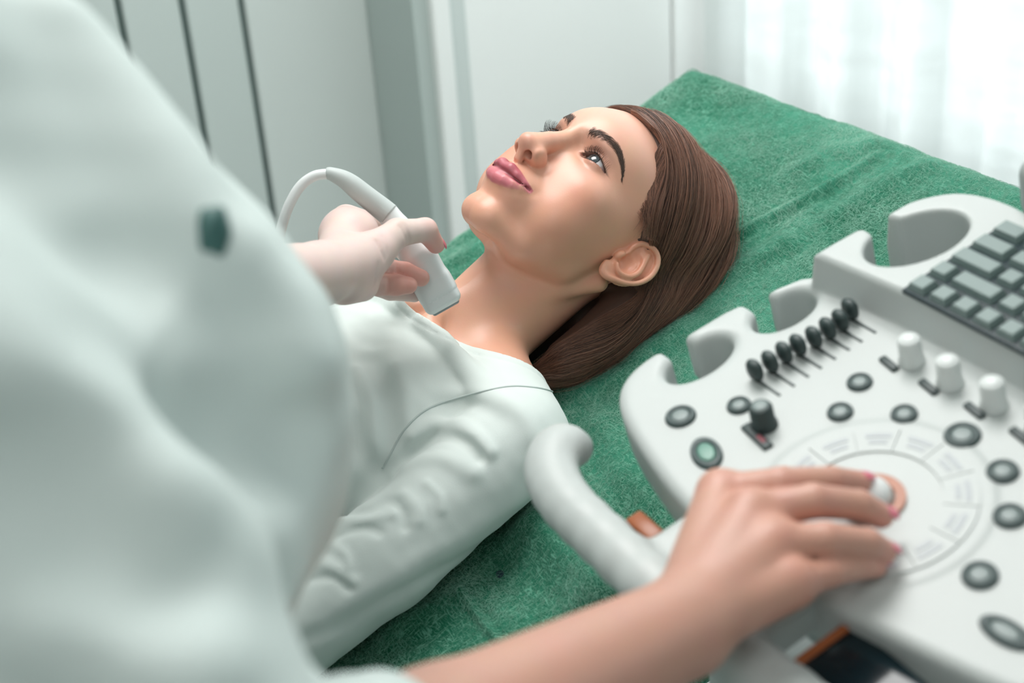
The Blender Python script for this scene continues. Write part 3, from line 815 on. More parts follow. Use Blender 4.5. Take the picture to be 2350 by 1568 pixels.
for s in (1, -1):
    v, f_, c_ = eye_mesh(s)
    e = mesh_py('eye', h2w(v), f_, eye_m, patient, True); set_color(e, 'tone', c_)
    # lashes
    for nm, fn, cnt, L in (('upper_lashes', lid_up, 80, 9.0), ('lower_lashes', lid_lo, 60, 5.0)):
        xs = np.linspace(19.5, 45.5, cnt) + RNG.normal(0, 0.15, cnt)
        upq = nm[0] == 'u'
        root = np.stack([xs, fn(xs) + (0.5 if upq else -0.6), np.full(cnt, 100.0)], 1)
        root = march(root, (0, 0, -1), patient_field)
        P = []
        for r, x in zip(root, xs):
            t = (x - 31) / 15.0
            l = L * (0.75 + 0.35 * (t + 0.6)) * RNG.uniform(0.75, 1.05)
            d0 = np.array([0.55 * t, -0.15 if upq else -0.25, 1.0]); d1 = np.array([0.8 * t + RNG.normal(0, .12), 1.25 if upq else -1.1, 0.55])
            pts = [np.array(r, float)]
            for k in range(6):
                w = k / 5; d = d0 * (1 - w) + d1 * w; d /= np.linalg.norm(d); pts.append(pts[-1] + d * l / 6)
            P.append(pts)
        P = np.array(P); P[:, :, 0] *= s
        strands(nm, h2w(P.reshape(-1, 3)).reshape(P.shape), np.linspace(0.00015, 0.00004, 7) if upq else np.linspace(0.00006, 0.00002, 7), hair_dark, patient)['kind'] = 'stuff'
    # brow
    cnt = 950
    bc = catmull([(13.5, 42.0), (20, 44.5), (28, 48.0), (37, 50.0), (44, 48.5), (49.5, 44.5), (53, 39.5)], 101)
    t = RNG.random(cnt) ** 0.9; k = (t * 99).astype(int)
    cc = bc[k]; tt = bc[k + 1] - bc[k]; tt /= np.linalg.norm(tt, axis=1)[:, None]; nn = np.stack([-tt[:, 1], tt[:, 0]], 1)
    hw = np.interp(t, [0, 0.15, 0.55, 1], [4.2, 4.8, 3.8, 0.9])
    off = np.clip(RNG.normal(0, 0.5, cnt), -1.1, 1.1) * hw
    root = np.concatenate([cc + nn * off[:, None], np.full((cnt, 1), 110.0)], 1)
    root = march(root, (0, 0, -1), patient_field)
    up = np.interp(t, [0, 0.25, 0.6, 1], [1.2, 0.5, 0.0, -0.1]) - off / np.maximum(hw, 0.5) * 0.45
    d = tt + nn * up[:, None]; d /= np.linalg.norm(d, axis=1)[:, None]
    l = RNG.uniform(3.0, 5.5, cnt) * np.interp(t, [0, .2, 1], [0.65, 1, 1.1])
    P = np.zeros((cnt, 4, 3))
    for j in range(4):
        q = np.array(root); q[:, :2] += d * (l * j / 3)[:, None]; q[:, 2] += 3
        q = march(q, (0, 0, -1), patient_field, 12); q[:, 2] += 0.15 + 0.35 * math.sin(j)
        P[:, j] = q
    P[:, :, 0] *= s
    strands('eyebrow', h2w(P.reshape(-1, 3)).reshape(P.shape), np.array([0.00007, 0.00007, 0.00005, 0.00002]), brow_m, patient)['kind'] = 'stuff'
# ---- hair
_HY = f32([-130, -98, -65, -25, 0, 12, 20, 24, 34, 51, 69, 80, 89, 94, 99, 106])
_HZ = f32([-54, -50, -42, -40, -42, -38, -22, 6, 24, 33, 39, 52, 67, 76, 110, 200])
def hair_zb(y): return np.interp(y, _HY, _HZ).astype(np.float32)
def hair_env(P):
    Q = P.copy(); Q[:, 0] = np.abs(Q[:, 0])
    d = ell(Q, (0, 54, -12), (80, 90, 92))
    d = smin(d, ell(Q, (0, 76, -52), (84, 90, 54)), 30)
    d = smin(d, ell(Q, (30, 50, -84), (64, 92, 24)), 18)
    d = smin(d, poly_cone(Q, [(64, 20, -70), (68, -40, -72), (65, -82, -72), (58, -106, -74)], [28, 24, 20, 12]), 16)
    d = smin(d, cone(Q, (0, 10, -85), (0, -90, -82), 34, 22), 20)
    return d
def hair_field(P):
    d = hair_env(P)
    s = hair_zb(P[:, 1]) - P[:, 2] - 6.0 * (P[:, 1] > 26)                      # > 0 inside the hair region
    d = d + 9.5 * np.exp(-np.maximum(s, 0) / 9.0) * (P[:, 1] > 15)
    d = smax(d, -s * 0.7, 3)
    nn = f32(w2h(T_ + N_) )                             # couch normal, head-local mm
    nn = nn / np.linalg.norm(nn)
    d = smax(d, -101.0 - P @ nn, 6)
    return d
HVv, HQ = isosurf(hair_field, (-130, -150, -118), (130, 190, 100), 2.2)
# combed furrows
HVv = HVv.astype(np.float32)
hair_base_m, _nt, _b = nt_new('brown_hair_mass')
_b.inputs['Base Color'].default_value = (0.085, 0.043, 0.030, 1); _b.inputs['Roughness'].default_value = 0.6
hair = mesh_np('hair', h2w(HVv), HQ, hair_base_m, patient)

G = [
 [(0, 95, 78), (25, 96, 76), (46, 91, 67), (61, 78, 53), (69, 62, 41), (74, 47, 31), (77, 36, 12), (80, 28, -16), (80, 8, -42), (76, -15, -50), (70, -50, -50), (64, -85, -54), (57, -112, -62)],
 [(0, 108, 66), (28, 110, 62), (52, 101, 48), (69, 84, 28), (80, 62, 8), (85, 40, -14), (87, 18, -38), (86, -5, -55), (80, -35, -62), (73, -65, -62), (67, -92, -62), (59, -117, -64)],
 [(0, 124, 50), (32, 126, 42), (58, 114, 26), (76, 92, 4), (86, 66, -18), (90, 40, -38), (91, 12, -56), (89, -16, -68), (83, -45, -73), (76, -72, -72), (68, -98, -70), (60, -121, -68)],
 [(0, 150, 12), (34, 150, 0), (60, 137, -16), (79, 112, -34), (89, 84, -50), (93, 54, -64), (94, 22, -75), (92, -10, -82), (86, -42, -84), (78, -72, -82), (69, -100, -78), (60, -124, -71)],
 [(5, 172, -28), (36, 166, -44), (62, 148, -58), (80, 120, -70), (90, 90, -79), (95, 58, -86), (96, 24, -91), (93, -12, -94), (87, -44, -93), (79, -76, -90), (69, -104, -84), (58, -126, -75)],
 [(10, 176, -62), (42, 164, -78), (68, 140, -88), (84, 110, -94), (93, 76, -98), (97, 40, -99), (96, 5, -99), (91, -30, -99), (83, -62, -97), (73, -92, -93), (62, -116, -86), (50, -130, -78)],
]
G = [catmull(g, 30) for g in G]
def hair_lock_set(cnt, rng, off_lo, off_hi, jit, s_lo=0.0, s_hi=1.0, t0=0.0, t1=1.0, pts=26, clump=0.75, ncl=170):
    GA = np.array(G)                                   # (6, 30, 3)
    cl = rng.uniform(s_lo, s_hi, ncl); s = cl[rng.integers(0, ncl, cnt)] * clump + rng.uniform(s_lo, s_hi, cnt) * (1 - clump)
    s = np.clip(s + rng.normal(0, 0.012, cnt), s_lo, s_hi)
    drift = rng.normal(0, 0.05, cnt)
    st = t0 + rng.random(cnt) * 0.10 * (rng.random(cnt) < 0.5); en = t1 - rng.random(cnt) ** 2 * 0.12
    P = np.zeros((cnt, pts, 3))
    for j in range(pts):
        u = j / (pts - 1)
        t = (st + (en - st) * u) * 28.999; k = t.astype(int); w = (t - k)[:, None]
        sj = np.clip(s + drift * (u - 0.3), 0, 1) * 4.999; a = sj.astype(int); b = (sj - a)[:, None]
        p = (GA[a, k] * (1 - w) + GA[a, k + 1] * w) * (1 - b) + (GA[a + 1, k] * (1 - w) + GA[a + 1, k + 1] * w) * b
        P[:, j] = p
    off = rng.uniform(off_lo, off_hi, cnt) + 1.9 * np.sin(s * 150) * (s > 0.05)
    ph = rng.random((cnt, 3)) * 6.28; am = rng.random((cnt, 3)) * jit
    sh = P.shape
    Q = f32(P.reshape(-1, 3))
    tgt = np.repeat(off, pts).astype(np.float32)
    for _ in range(3):
        d = hair_field_s(Q) - tgt; g = grad(hair_field_s, Q, 1.0); g /= np.linalg.norm(g, axis=1)[:, None] + 1e-6
        Q = Q - g * np.clip(d, -14, 14)[:, None]
    P = Q.reshape(sh).astype(float)
    u = np.linspace(0, 1, pts)[None, :]
    for k in range(3): P[:, :, k] += am[:, k:k + 1] * np.sin(ph[:, k:k + 1] + u * (5 + 6 * ph[:, :1] / 6.28)) * np.minimum(1, u * 6)
    return P
def hair_field_s(P):
    """the hair surface without its cut edge, so locks run on past it"""
    d = hair_env(P)
    s = hair_zb(P[:, 1]) - P[:, 2]
    d = d + 7.0 * np.exp(-np.maximum(s, 0) / 9.0) * (P[:, 1] > 15)
    return d
def hair_mat(name, c1, c2, rough=0.32):
    m = bpy.data.materials.new(name); m.use_nodes = True; nt = m.node_tree; nt.nodes.clear()
    out = nt.nodes.new('ShaderNodeOutputMaterial'); b = nt.nodes.new('ShaderNodeBsdfPrincipled')
    hi = nt.nodes.new('ShaderNodeHairInfo'); mx = nt.nodes.new('ShaderNodeMix'); mx.data_type = 'RGBA'
    mx.inputs['A'].default_value = (*c1, 1); mx.inputs['B'].default_value = (*c2, 1)
    at_ = nt.nodes.new('ShaderNodeAttribute'); at_.attribute_name = 'shade'; ad = nt.nodes.new('ShaderNodeMath'); ad.operation = 'MULTIPLY_ADD'; ad.use_clamp = True; ad.inputs[1].default_value = 0.5; nt.links.new(hi.outputs['Random'], ad.inputs[0]); nt.links.new(at_.outputs['Fac'], ad.inputs[2]); nt.links.new(ad.outputs[0], mx.inputs['Factor']); nt.links.new(mx.outputs['Result'], b.inputs['Base Color'])
    b.inputs['Roughness'].default_value = rough; b.inputs['Specular IOR Level'].default_value = 0.6
    nt.links.new(b.outputs[0], out.inputs[0]); return m
hair_m = hair_mat('brown_hair', (0.036, 0.017, 0.011), (0.46, 0.22, 0.145))
LOCKS = []
_r = np.random.default_rng(11)
A1 = hair_lock_set(10000, _r, -1.6, 1.0, 0.5)
A2 = hair_lock_set(900, _r, 0.5, 2.6, 2.2, clump=0.3)
A4 = hair_lock_set(160, _r, 1.5, 5.0, 6.0, clump=0.0)
B1 = hair_lock_set(3500, _r, -1.2, 0.8, 0.5); B1[:, :, 0] *= -1
# wisps along the temple
def wisps(cnt, rng):
    t = rng.random(cnt); y = 44 + 32 * t; z = hair_zb(y) + rng.normal(-4.0, 2.0, cnt)
    root = f32(np.stack([np.full(cnt, 110.0), y, z], 1)); root = march(root, (-1, 0, 0), patient_field)
    P = np.zeros((cnt, 26, 3)); p = root.astype(float); L = rng.uniform(14, 34, cnt)
    dirn = np.stack([np.zeros(cnt), -0.35 - 0.5 * rng.random(cnt), -0.85 + 0 * t], 1)
    for j in range(26):
        P[:, j] = p; u = j / 25
        dd = dirn + np.stack([0 * t, -0.9 * u + 0 * t, 0 * t], 1) + rng.normal(0, .12, (cnt, 1)) * [[0, 1, .5]]
        p = p + dd / np.linalg.norm(dd, axis=1)[:, None] * (L / 25)[:, None]
        q = f32(p); d = patient_field(q); g = grad(patient_field, q, 1.0); g /= np.linalg.norm(g, axis=1)[:, None] + 1e-6
        h = 0.25 + 3.2 * min(1, u * 2.2)
        p = p + g * np.clip(h - d, -1.5, 6)[:, None]
    return P
W1 = wisps(150, _r)
def wisps2(cnt, rng):
    t = rng.random(cnt); y = 30 + 18 * t; z = hair_zb(y) + rng.normal(-2.5, 1.6, cnt)
    p = march(f32(np.stack([np.full(cnt, 110.0), y, z], 1)), (-1, 0, 0), patient_field).astype(float)
    P = np.zeros((cnt, 26, 3)); L = rng.uniform(20, 42, cnt); dirn = np.array([[0, -0.15, -1.0]]) + rng.normal(0, .08, (cnt, 3))
    for j in range(26):
        P[:, j] = p; u = j / 25
        dd = dirn + np.array([[0, -0.5 * u, 0]]); p = p + dd / np.linalg.norm(dd, axis=1)[:, None] * (L / 25)[:, None]
        q = f32(p); d = patient_field(q); g = grad(patient_field, q, 1.0); g /= np.linalg.norm(g, axis=1)[:, None] + 1e-6
        p = p + g * np.clip(0.4 + 6.0 * min(1, u * 1.6) - d, -1.5, 6)[:, None]
    return P
W2 = wisps2(700, _r)
_w = np.concatenate([W1, W2]); _k = ear_field(f32(_w.reshape(-1, 3))).reshape(_w.shape[:2]).min(1) > 2.2; _w = _w[_k]
A3 = hair_lock_set(2200, _r, -0.6, 1.2, 0.4, 0.0, 0.10, clump=0.0)
A3[:, :, 2] += np.interp(np.arange(26), [0, 3, 11, 16], [0.5, 4.0, 3.5, 0])[None, :]
AA = np.concatenate([A1, A2, A4, B1, _w, A3])
for _ in range(14):                                  # locks pass behind the ear, not through it
    _q = f32(AA.reshape(-1, 3)); _q[:, 0] = np.abs(_q[:, 0]); _d = ear_field(_q).reshape(AA.shape[:2])
    _m = np.clip(1.0 - _d, 0, 1.5); AA[:, :, 2] -= _m * 0.9; AA[:, :, 0] -= np.sign(AA[:, :, 0]) * _m * 0.5
_q = f32(AA.reshape(-1, 3)); _q[:, 0] = np.abs(_q[:, 0])
_l = (_q - EAR_C) @ EAR_R; _over = (_l[:, 0] > -2.5) & ((_l[:, 1] / 33) ** 2 + ((_l[:, 2] + 2) / 21) ** 2 < 1)
AA = AA[(ear_field(_q).reshape(AA.shape[:2]).min(1) > 0.2) & ~_over.reshape(AA.shape[:2]).any(1)]
_mid = f32(AA[:, 13]); _shade = 0.22 + 0.42 * fnoise(_mid, 16, 5, 2) + _r.normal(0, 0.07, len(AA))
nrm = np.linspace(0.00011, 0.00005, AA.shape[1])
strands('hair_strands', h2w(AA.reshape(-1, 3)).reshape(AA.shape), nrm, hair_m, hair, shade=_shade)['kind'] = 'stuff'
# ---- the patient's white top
def shirt_base(P):
    d = cone(P, hl(-0.26, 0.0, -0.03), hl(-0.62, 0.0, -0.03), 74, 78)
    d = smin(d, ell(P, hl(-0.27, 0.05, -0.032), (86, 108, 70)), 40)
    d = smin(d, ell(P, hl(-0.27, -0.045, -0.032), (86, 108, 70)), 40)
    d = smin(d, cone(P, hl(-0.62, 0.0, -0.03), hl(-0.80, 0.0, -0.02), 80, 92), 50)
    for s in (1, -1):
        d = smin(d, cone(P, hl(-0.150, s * 0.05, -0.040), hl(-0.180, s * 0.138, -0.047), 38, 45), 30)
        d = smin(d, ell(P, hl(-0.36, s * 0.066, 0.016), (54, 62, 38)), 40)
    bd = patient_low(P) - 4.6
    d = smin(d, bd, 8)
    a = np.minimum(poly_cone(P, [hl(*q) for q in ARM_N], [48, 46, 41, 34, 29], 14), poly_cone(P, [hl(*q) for q in ARM_F], [48, 46, 41, 34, 29], 14))
    return smin(d, a, 5)
def patient_low(P):
    d = head_base(P * f32([1, 1, 1]) if False else np.stack([np.abs(P[:, 0]), P[:, 1], P[:, 2]], 1))
    d = smin(d, torso_field(P), 34)
    for s in (1, -1):
        d = smin(d, cone(P, hl(-0.172, s * 0.02, 0.020), hl(-0.180, s * 0.13, -0.010), 6, 6), 14)
        d = smin(d, cone(P, f32((s * 60, -22, -22)), f32(hl(-0.165, s * 0.016, 0.018)), 9, 7), 16)
    return d
_CN = np.array(hl(-0.045, 0.0, 0.0))
def neck_cut(P):
    """distance to the neckline, > 0 on the cloth; an ellipse seen from above the chest"""
    q = (P * 0.001) @ (HR.T @ FU.T).astype(np.float32)       # head-local -> couch axes (u, v, n) about the head
    u = q[:, 0] * 1000; v = q[:, 1] * 1000; n = q[:, 2] * 1000
    uu = (u + 38 + 0.30 * (n + 30)) / 117.0; vv = v / 158.0
    r = np.sqrt(uu * uu + vv * vv) + 1e-6
    g = np.sqrt((uu / 117.0) ** 2 + (vv / 158.0) ** 2) / r
    return (r - 1) / np.maximum(g, 1e-4)
def ray_to(px, py, f, start=0.75):
    """pixels -> points on the field f (head-local mm)"""
    o = w2h(CAMP); D = HR.T @ (ray(px, py)); D = D / np.linalg.norm(D)
    p = f32(o + D * start * 1000)[None]; best = (1e9, p[0]); gone = 0.0
    for _ in range(120):
        d = float(f(p)[0])
        if d < best[0]: best = (d, p[0].copy())
        if d < 0.05 or gone > 1200: break
        st = max(d * 0.9, 0.05); gone += st
        p = p + f32(D) * np.float32(st)
    return best[1]
SH_FOLDS = [    # pixel polyline, half width mm, height mm
    ([(945, 1000), (985, 978), (1042, 972), (1090, 998), (1122, 1036)], 6.5, 6.5),
    ([(905, 1070), (955, 1028), (1013, 1003), (1068, 1016), (1100, 1048)], 5.5, -6.5),
    ([(900, 1085), (980, 1052), (1040, 1060), (1085, 1085)], 8, 3.5),
    ([(1010, 925), (1080, 930), (1150, 960)], 9, -2.5),
    ([(1040, 905), (1120, 910), (1200, 950), (1230, 1010)], 9, 2.5),
    ([(852, 825), (888, 902), (895, 986), (880, 1060)], 10, -8),
    ([(815, 850), (850, 920), (862, 1000), (868, 1070)], 7, 4.5),
    ([(800, 975), (835, 1050), (866, 1082)], 9, -9.0),
    ([(905, 840), (930, 900), (925, 960)], 9, 3.0),
    ([(872, 1088), (822, 1132), (765, 1180)], 11, -11.0),
    ([(762, 1182), (834, 1173), (885, 1150)], 4.5, -3.0),
    ([(765, 1200), (830, 1196), (900, 1180)], 5, 3.0),
    ([(770, 1232), (830, 1212), (870, 1222)], 4, -2.4),
    ([(925, 1135), (955, 1165), (960, 1195)], 5, 2.6),
    ([(900, 1150), (925, 1180), (930, 1210)], 4, -2.2),
    ([(980, 1110), (1010, 1140), (1015, 1170)], 4, 1.8),
    ([(720, 1290), (760, 1300), (810, 1335)], 5, 3.0),
    ([(715, 1330), (760, 1325), (800, 1350)], 4, -2.4),
    ([(745, 1245), (790, 1270), (800, 1300)], 4, 2.2),
    ([(1222, 1150), (1130, 1235), (960, 1335), (800, 1425), (715, 1462)], 7, -2.6),
    ([(1228, 1118), (1100, 1210), (940, 1300), (790, 1390)], 10, 2.2),
    ([(760, 720), (800, 760), (850, 790)], 8, -2.5),
    ([(790, 705), (850, 735), (900, 780)], 7, 2.0),
    ([(860, 712), (920, 770), (990, 830)], 12, 1.2),
]
SH_F = []
for pl, w, a in SH_FOLDS:
    pts = np.array([ray_to(x, y, shirt_base) for x, y in pl]); pts = catmull(pts, 3 * len(pts))
    SH_F.append((f32(pts), w, a))
SEAM = catmull(np.array([ray_to(x, y, shirt_base) for x, y in [(1300, 930), (1275, 903), (1221, 889), (1162, 888), (1072, 908), (983, 938), (929, 986), (894, 1046), (872, 1081)]]), 40)
def dpoly(P, pts):
    d = None
    for i in range(len(pts) - 1):
        e = cone(P, pts[i], pts[i + 1], 0.001, 0.001); d = e if d is None else np.minimum(d, e)
    return d
def shirt_field(P):
    d = shirt_base(P)
    near = np.abs(d) < 30
    i = np.nonzero(near)[0]
    if len(i):
        p = P[i]; dd = d[i]
        for pts, w, a in SH_F:
            c = (pts.min(0) + pts.max(0)) / 2; R = np.linalg.norm(pts.max(0) - pts.min(0)) / 2 + 3 * w
            k = np.nonzero(((p - c) ** 2).sum(1) < R * R)[0]
            if len(k):
                q = dpoly(p[k], pts); dd[k] = dd[k] - a * np.exp(-(q / w) ** 2) * 1.0
        dd = dd - 0.9 * fnoise(p, 70, 31, 3)
        nc = neck_cut(p)
        dd = dd + 1.0 * np.exp(-((nc - 8.0) / 1.3) ** 2)
        d[i] = dd
    nc = neck_cut(P)
    d = smax(d, -nc, 1.2)
    d = smax(d, -101.0 - P @ _NN, 8)
    lo = f32(hl(-0.78, 0, 0)); ax = f32(hl(-0.78, 0, 0)) - f32(hl(-0.70, 0, 0)); ax = ax / np.linalg.norm(ax)
    return d
cloth_m, _nt, _b = nt_new('white_jersey')
_b.inputs['Base Color'].default_value = (0.67, 0.735, 0.71, 1); _b.inputs['Roughness'].default_value = 0.85
_b.inputs['Sheen Weight'].default_value = 0.25; _b.inputs['Specular IOR Level'].default_value = 0.2
_tc = _nt.nodes.new('ShaderNodeTexCoord'); _w = _nt.nodes.new('ShaderNodeTexNoise'); _w.inputs['Scale'].default_value = 1400
_w.inputs['Detail'].default_value = 2
_bp = _nt.nodes.new('ShaderNodeBump'); _bp.inputs['Strength'].default_value = 0.25; _bp.inputs['Distance'].default_value = 0.0003
_nt.links.new(_tc.outputs['Object'], _w.inputs['Vector']); _nt.links.new(_w.outputs['Fac'], _bp.inputs['Height']); _nt.links.new(_bp.outputs['Normal'], _b.inputs['Normal'])
SV, SQ = isosurf(shirt_field, (-245, -760, -112), (245, -60, 110), 2.4, newton=2)
shirt = mesh_np('long_sleeved_top', h2w(SV), SQ, cloth_m, patient)
_vv = np.linspace(-0.132, 0.132, 90); _nn = np.zeros(90)
_dn = -f32(np.array(hl(0, 0, 1)) - np.array(hl(0, 0, 0))); _dn /= np.linalg.norm(_dn)
for _ in range(3):
    _uu = (-38 - 125.0 * np.sqrt(np.maximum(0.02, 1 - (_vv * 1000 / 166.0) ** 2)) - 0.30 * (_nn * 1000 + 30)) / 1000
    _p0 = f32([hl(u_, v_, 0.10) for u_, v_ in zip(_uu, _vv)])
    _p1 = march(_p0, _dn, shirt_field, 40, 0.9); _nn = 0.10 - np.linalg.norm(_p1 - _p0, axis=1) / 1000
seam_m = mat('seam_thread', (0.50, 0.57, 0.55), 0.8)
v, f_ = tube(h2w(_p1), 0.0010, 6); mesh_py('neck_seam', v, f_, seam_m, shirt, True)
def rays_to(pl, f):
    o = w2h(CAMP); D = np.array([HR.T @ ray(x, y) for x, y in pl]); D = f32(D / np.linalg.norm(D, axis=1)[:, None])
    p = f32(o + D * 900.0)
    for _ in range(90): p = p + D * (np.clip(f(p), -3, 60) * np.float32(0.8))[:, None]
    return p
_sp = catmull([(1281, 908), (1262, 897), (1221, 889), (1162, 888), (1072, 908), (983, 938), (929, 986), (894, 1046), (878, 1076)], 60)
v, f_ = tube(h2w(rays_to(_sp, shirt_field)), 0.0010, 6); mesh_py('armhole_seam', v, f_, seam_m, shirt, True)
# ================================================================ ultrasound console beside the couch
CN_ = np.array([-0.21201215, -0.14845251, 0.96592583]); CA_ = np.array([0.46840618, -0.88290116, -0.0328815]); CB_ = np.array([0.85769837, 0.44547435, 0.25672184])
CO_ = np.array([0.19823924, 0.68293879, -0.47269354]) + CAMP
CR_ = np.stack([CA_, CB_, CN_], 1)
def c2w(P): return CO_ + (np.asarray(P, float) * 0.001) @ CR_.T
def w2c(P): return ((np.asarray(P) - CO_) @ CR_) * 1000
def abh(px, py, h):
    r = ray(px, py); k = ((CO_ + CN_ * h * 0.001 - CAMP) @ CN_) / (r @ CN_)
    return w2c(CAMP + k * r)
shell_m = mat('console_shell', (0.51, 0.545, 0.535), 0.42, bump=0.03, bump_scale=900)
shell2_m = mat('console_grey', (0.37, 0.41, 0.405), 0.45)
dark_m = mat('dark_rubber', (0.030, 0.050, 0.050), 0.45)
ring_m = mat('button_ring', (0.050, 0.078, 0.078), 0.40)
cap_m = mat('button_cap', (0.22, 0.27, 0.265), 0.40)
glow_m = mat('green_button_cap', (0.14, 0.30, 0.24), 0.35)
key_m = mat('key_top', (0.20, 0.265, 0.255), 0.45)
keyb_m = mat('keyboard_base', (0.010, 0.028, 0.034), 0.5)
amber_m = mat('amber_plastic', (0.36, 0.105, 0.035), 0.35)
white_p = mat('white_knob', (0.70, 0.74, 0.73), 0.4)
screen_m = mat('touch_screen', (0.004, 0.016, 0.022), 0.12)
red_m = mat('red_mark', (0.30, 0.08, 0.10), 0.5)
legend_m = mat('grey_legend', (0.45, 0.48, 0.50), 0.5)

def poly2(x, y, pts):
    """signed distance to a closed polygon"""
    pts = np.asarray(pts, float); d = np.full(x.shape, 1e9); s = np.ones(x.shape)
    n = len(pts)
    for i in range(n):
        ax, ay = pts[i]; bx, by = pts[i - 1]
        ex, ey = bx - ax, by - ay; wx, wy = x - ax, y - ay
        t = np.clip((wx * ex + wy * ey) / (ex * ex + ey * ey), 0, 1)
        d = np.minimum(d, (wx - ex * t) ** 2 + (wy - ey * t) ** 2)
        c1 = y >= ay; c2 = y < by; c3 = ex * wy > ey * wx
        flip = (c1 & c2 & c3) | (~c1 & ~c2 & ~c3); s[flip] *= -1
    return (s * np.sqrt(d)).astype(np.float32)
def ell2(x, y, cx, cy, rx, ry, rot=0.0):
    c, s = math.cos(rot), math.sin(rot); X = (x - cx) * c + (y - cy) * s; Y = -(x - cx) * s + (y - cy) * c
    k0 = np.sqrt((X / rx) ** 2 + (Y / ry) ** 2); k1 = np.sqrt((X / rx ** 2) ** 2 + (Y / ry ** 2) ** 2) + 1e-6
    return k0 * (k0 - 1) / k1
def slot2(x, y, x0, x1, y0, y1, r):
    dx = np.abs(x - (x0 + x1) / 2) - ((x1 - x0) / 2 - r); dy = np.abs(y - (y0 + y1) / 2) - ((y1 - y0) / 2 - r)
    return np.hypot(np.maximum(dx, 0), np.maximum(dy, 0)) + np.minimum(np.maximum(dx, dy), 0) - r
def extr(d2, h, z0, z1, r):
    """rounded extrusion of a 2D distance"""
    dz = np.abs(h - (z0 + z1) / 2) - ((z1 - z0) / 2 - r); d = d2 + r
    return np.hypot(np.maximum(d, 0), np.maximum(dz, 0)) + np.minimum(np.maximum(d, dz), 0) - r
_half = catmull([(-214, 20), (-214, -12), (-206, -34), (-190, -48), (-165, -58), (-125, -68), (-84, -75), (-30, -78), (20, -72), (54, -65), (100, -55), (150, -42), (205, -22), (222, 10), (222, 60)], 50)
OUT_LOW = np.concatenate([_half, [(222, 240), (-120, 236), (-148, 232), (-163, 220), (-174, 195), (-182, 140), (-200, 120), (-206, 98), (-213, 60)]])
OUT_TIER = np.concatenate([catmull([(-181, 122), (-180, 150), (-176, 185), (-174, 205), (-163, 224), (-148, 235), (-124, 240), (-100, 239)], 20), [(-40, 242), (80, 244), (222, 244), (222, 131), (-3, 131), (-104, 129), (-150, 125)]])
def panel_field(P):
    a, b, h = P[:, 0], P[:, 1], P[:, 2]
    d2 = poly2(a, b, OUT_LOW)
    d2 = smax(d2, -smin(ell2(a, b, -185, 17, 16.5, 28, 0.10), slot2(a, b, -240, -185, 5, 25, 6), 7), 5)
    d2 = smax(d2, -smin(ell2(a, b, -180, 88, 16.5, 26, 0.05), slot2(a, b, -240, -180, 75, 94, 6), 7), 5)
    low = extr(d2, h, -42, 0, 7)
    t2 = poly2(a, b - 0.12 * 0, OUT_TIER) + np.maximum(0, 26 - h) * 0.0
    tier = extr(t2 - np.clip(26 - h, 0, 30) * 0.22, h, -30, 27, 4)
    d = smin(low, tier, 3)
    n3 = smin(ell2(a, b, -139, 176, 26, 38, -0.18), slot2(a, b, -240, -150, 162, 184, 7), 9)
    d = smax(d, -n3, 5)
    # shallow disc around the trackball, slider tray
    rr = np.hypot(a - 2, b - 2)
    d = d - 0.8 * np.clip((70 - rr) / 2.5, 0, 1) * (np.abs(h) < 6) * 1.0
    d = smax(d, -(np.hypot(np.hypot(a - 2, b - 2) * 1.0, h - 4) - 13.5), 1.0)
    return d.astype(np.float32)
console = empty('ultrasound_console', c2w((0, 60, -42)), 'pale grey ultrasound console with keyboard, knobs and notched probe holders', 'ultrasound machine')
CPV, CPQ = isosurf(panel_field, (-222, -92, -50), (230, 256, 36), 2.4, newton=1)
mesh_np('control_panel', c2w(CPV), CPQ, shell_m, console)

def handle_field(P):
    pts = catmull([(-188, -88, -14), (-188, -100, -6), (-172, -116, -4), (-140, -125, -4), (-90, -126, -5), (-30, -126, -6), (30, -122, -8), (90, -116, -10), (160, -106, -14), (205, -92, -18)], 24)
    q = P * f32([1, 1, 1.15])
    pts[:, 2] *= 1.15
    d = poly_cone(q, f32(pts), [10.5, 14, 16] + [16.5] * 21, 8)
    for x0, x1 in ((-74, -50), (12, 28), (150, 165)):
        d = smin(d, boxd(P, ((x0 + x1) / 2, -92, -18), ((x1 - x0) / 2 + 4, 34, 13), 7), 12)
    return d
HNV, HNQ = isosurf(handle_field, (-222, -156, -44), (240, -50, 30), 2.6, newton=1)
mesh_np('front_handle', c2w(HNV), HNQ, shell_m, console)

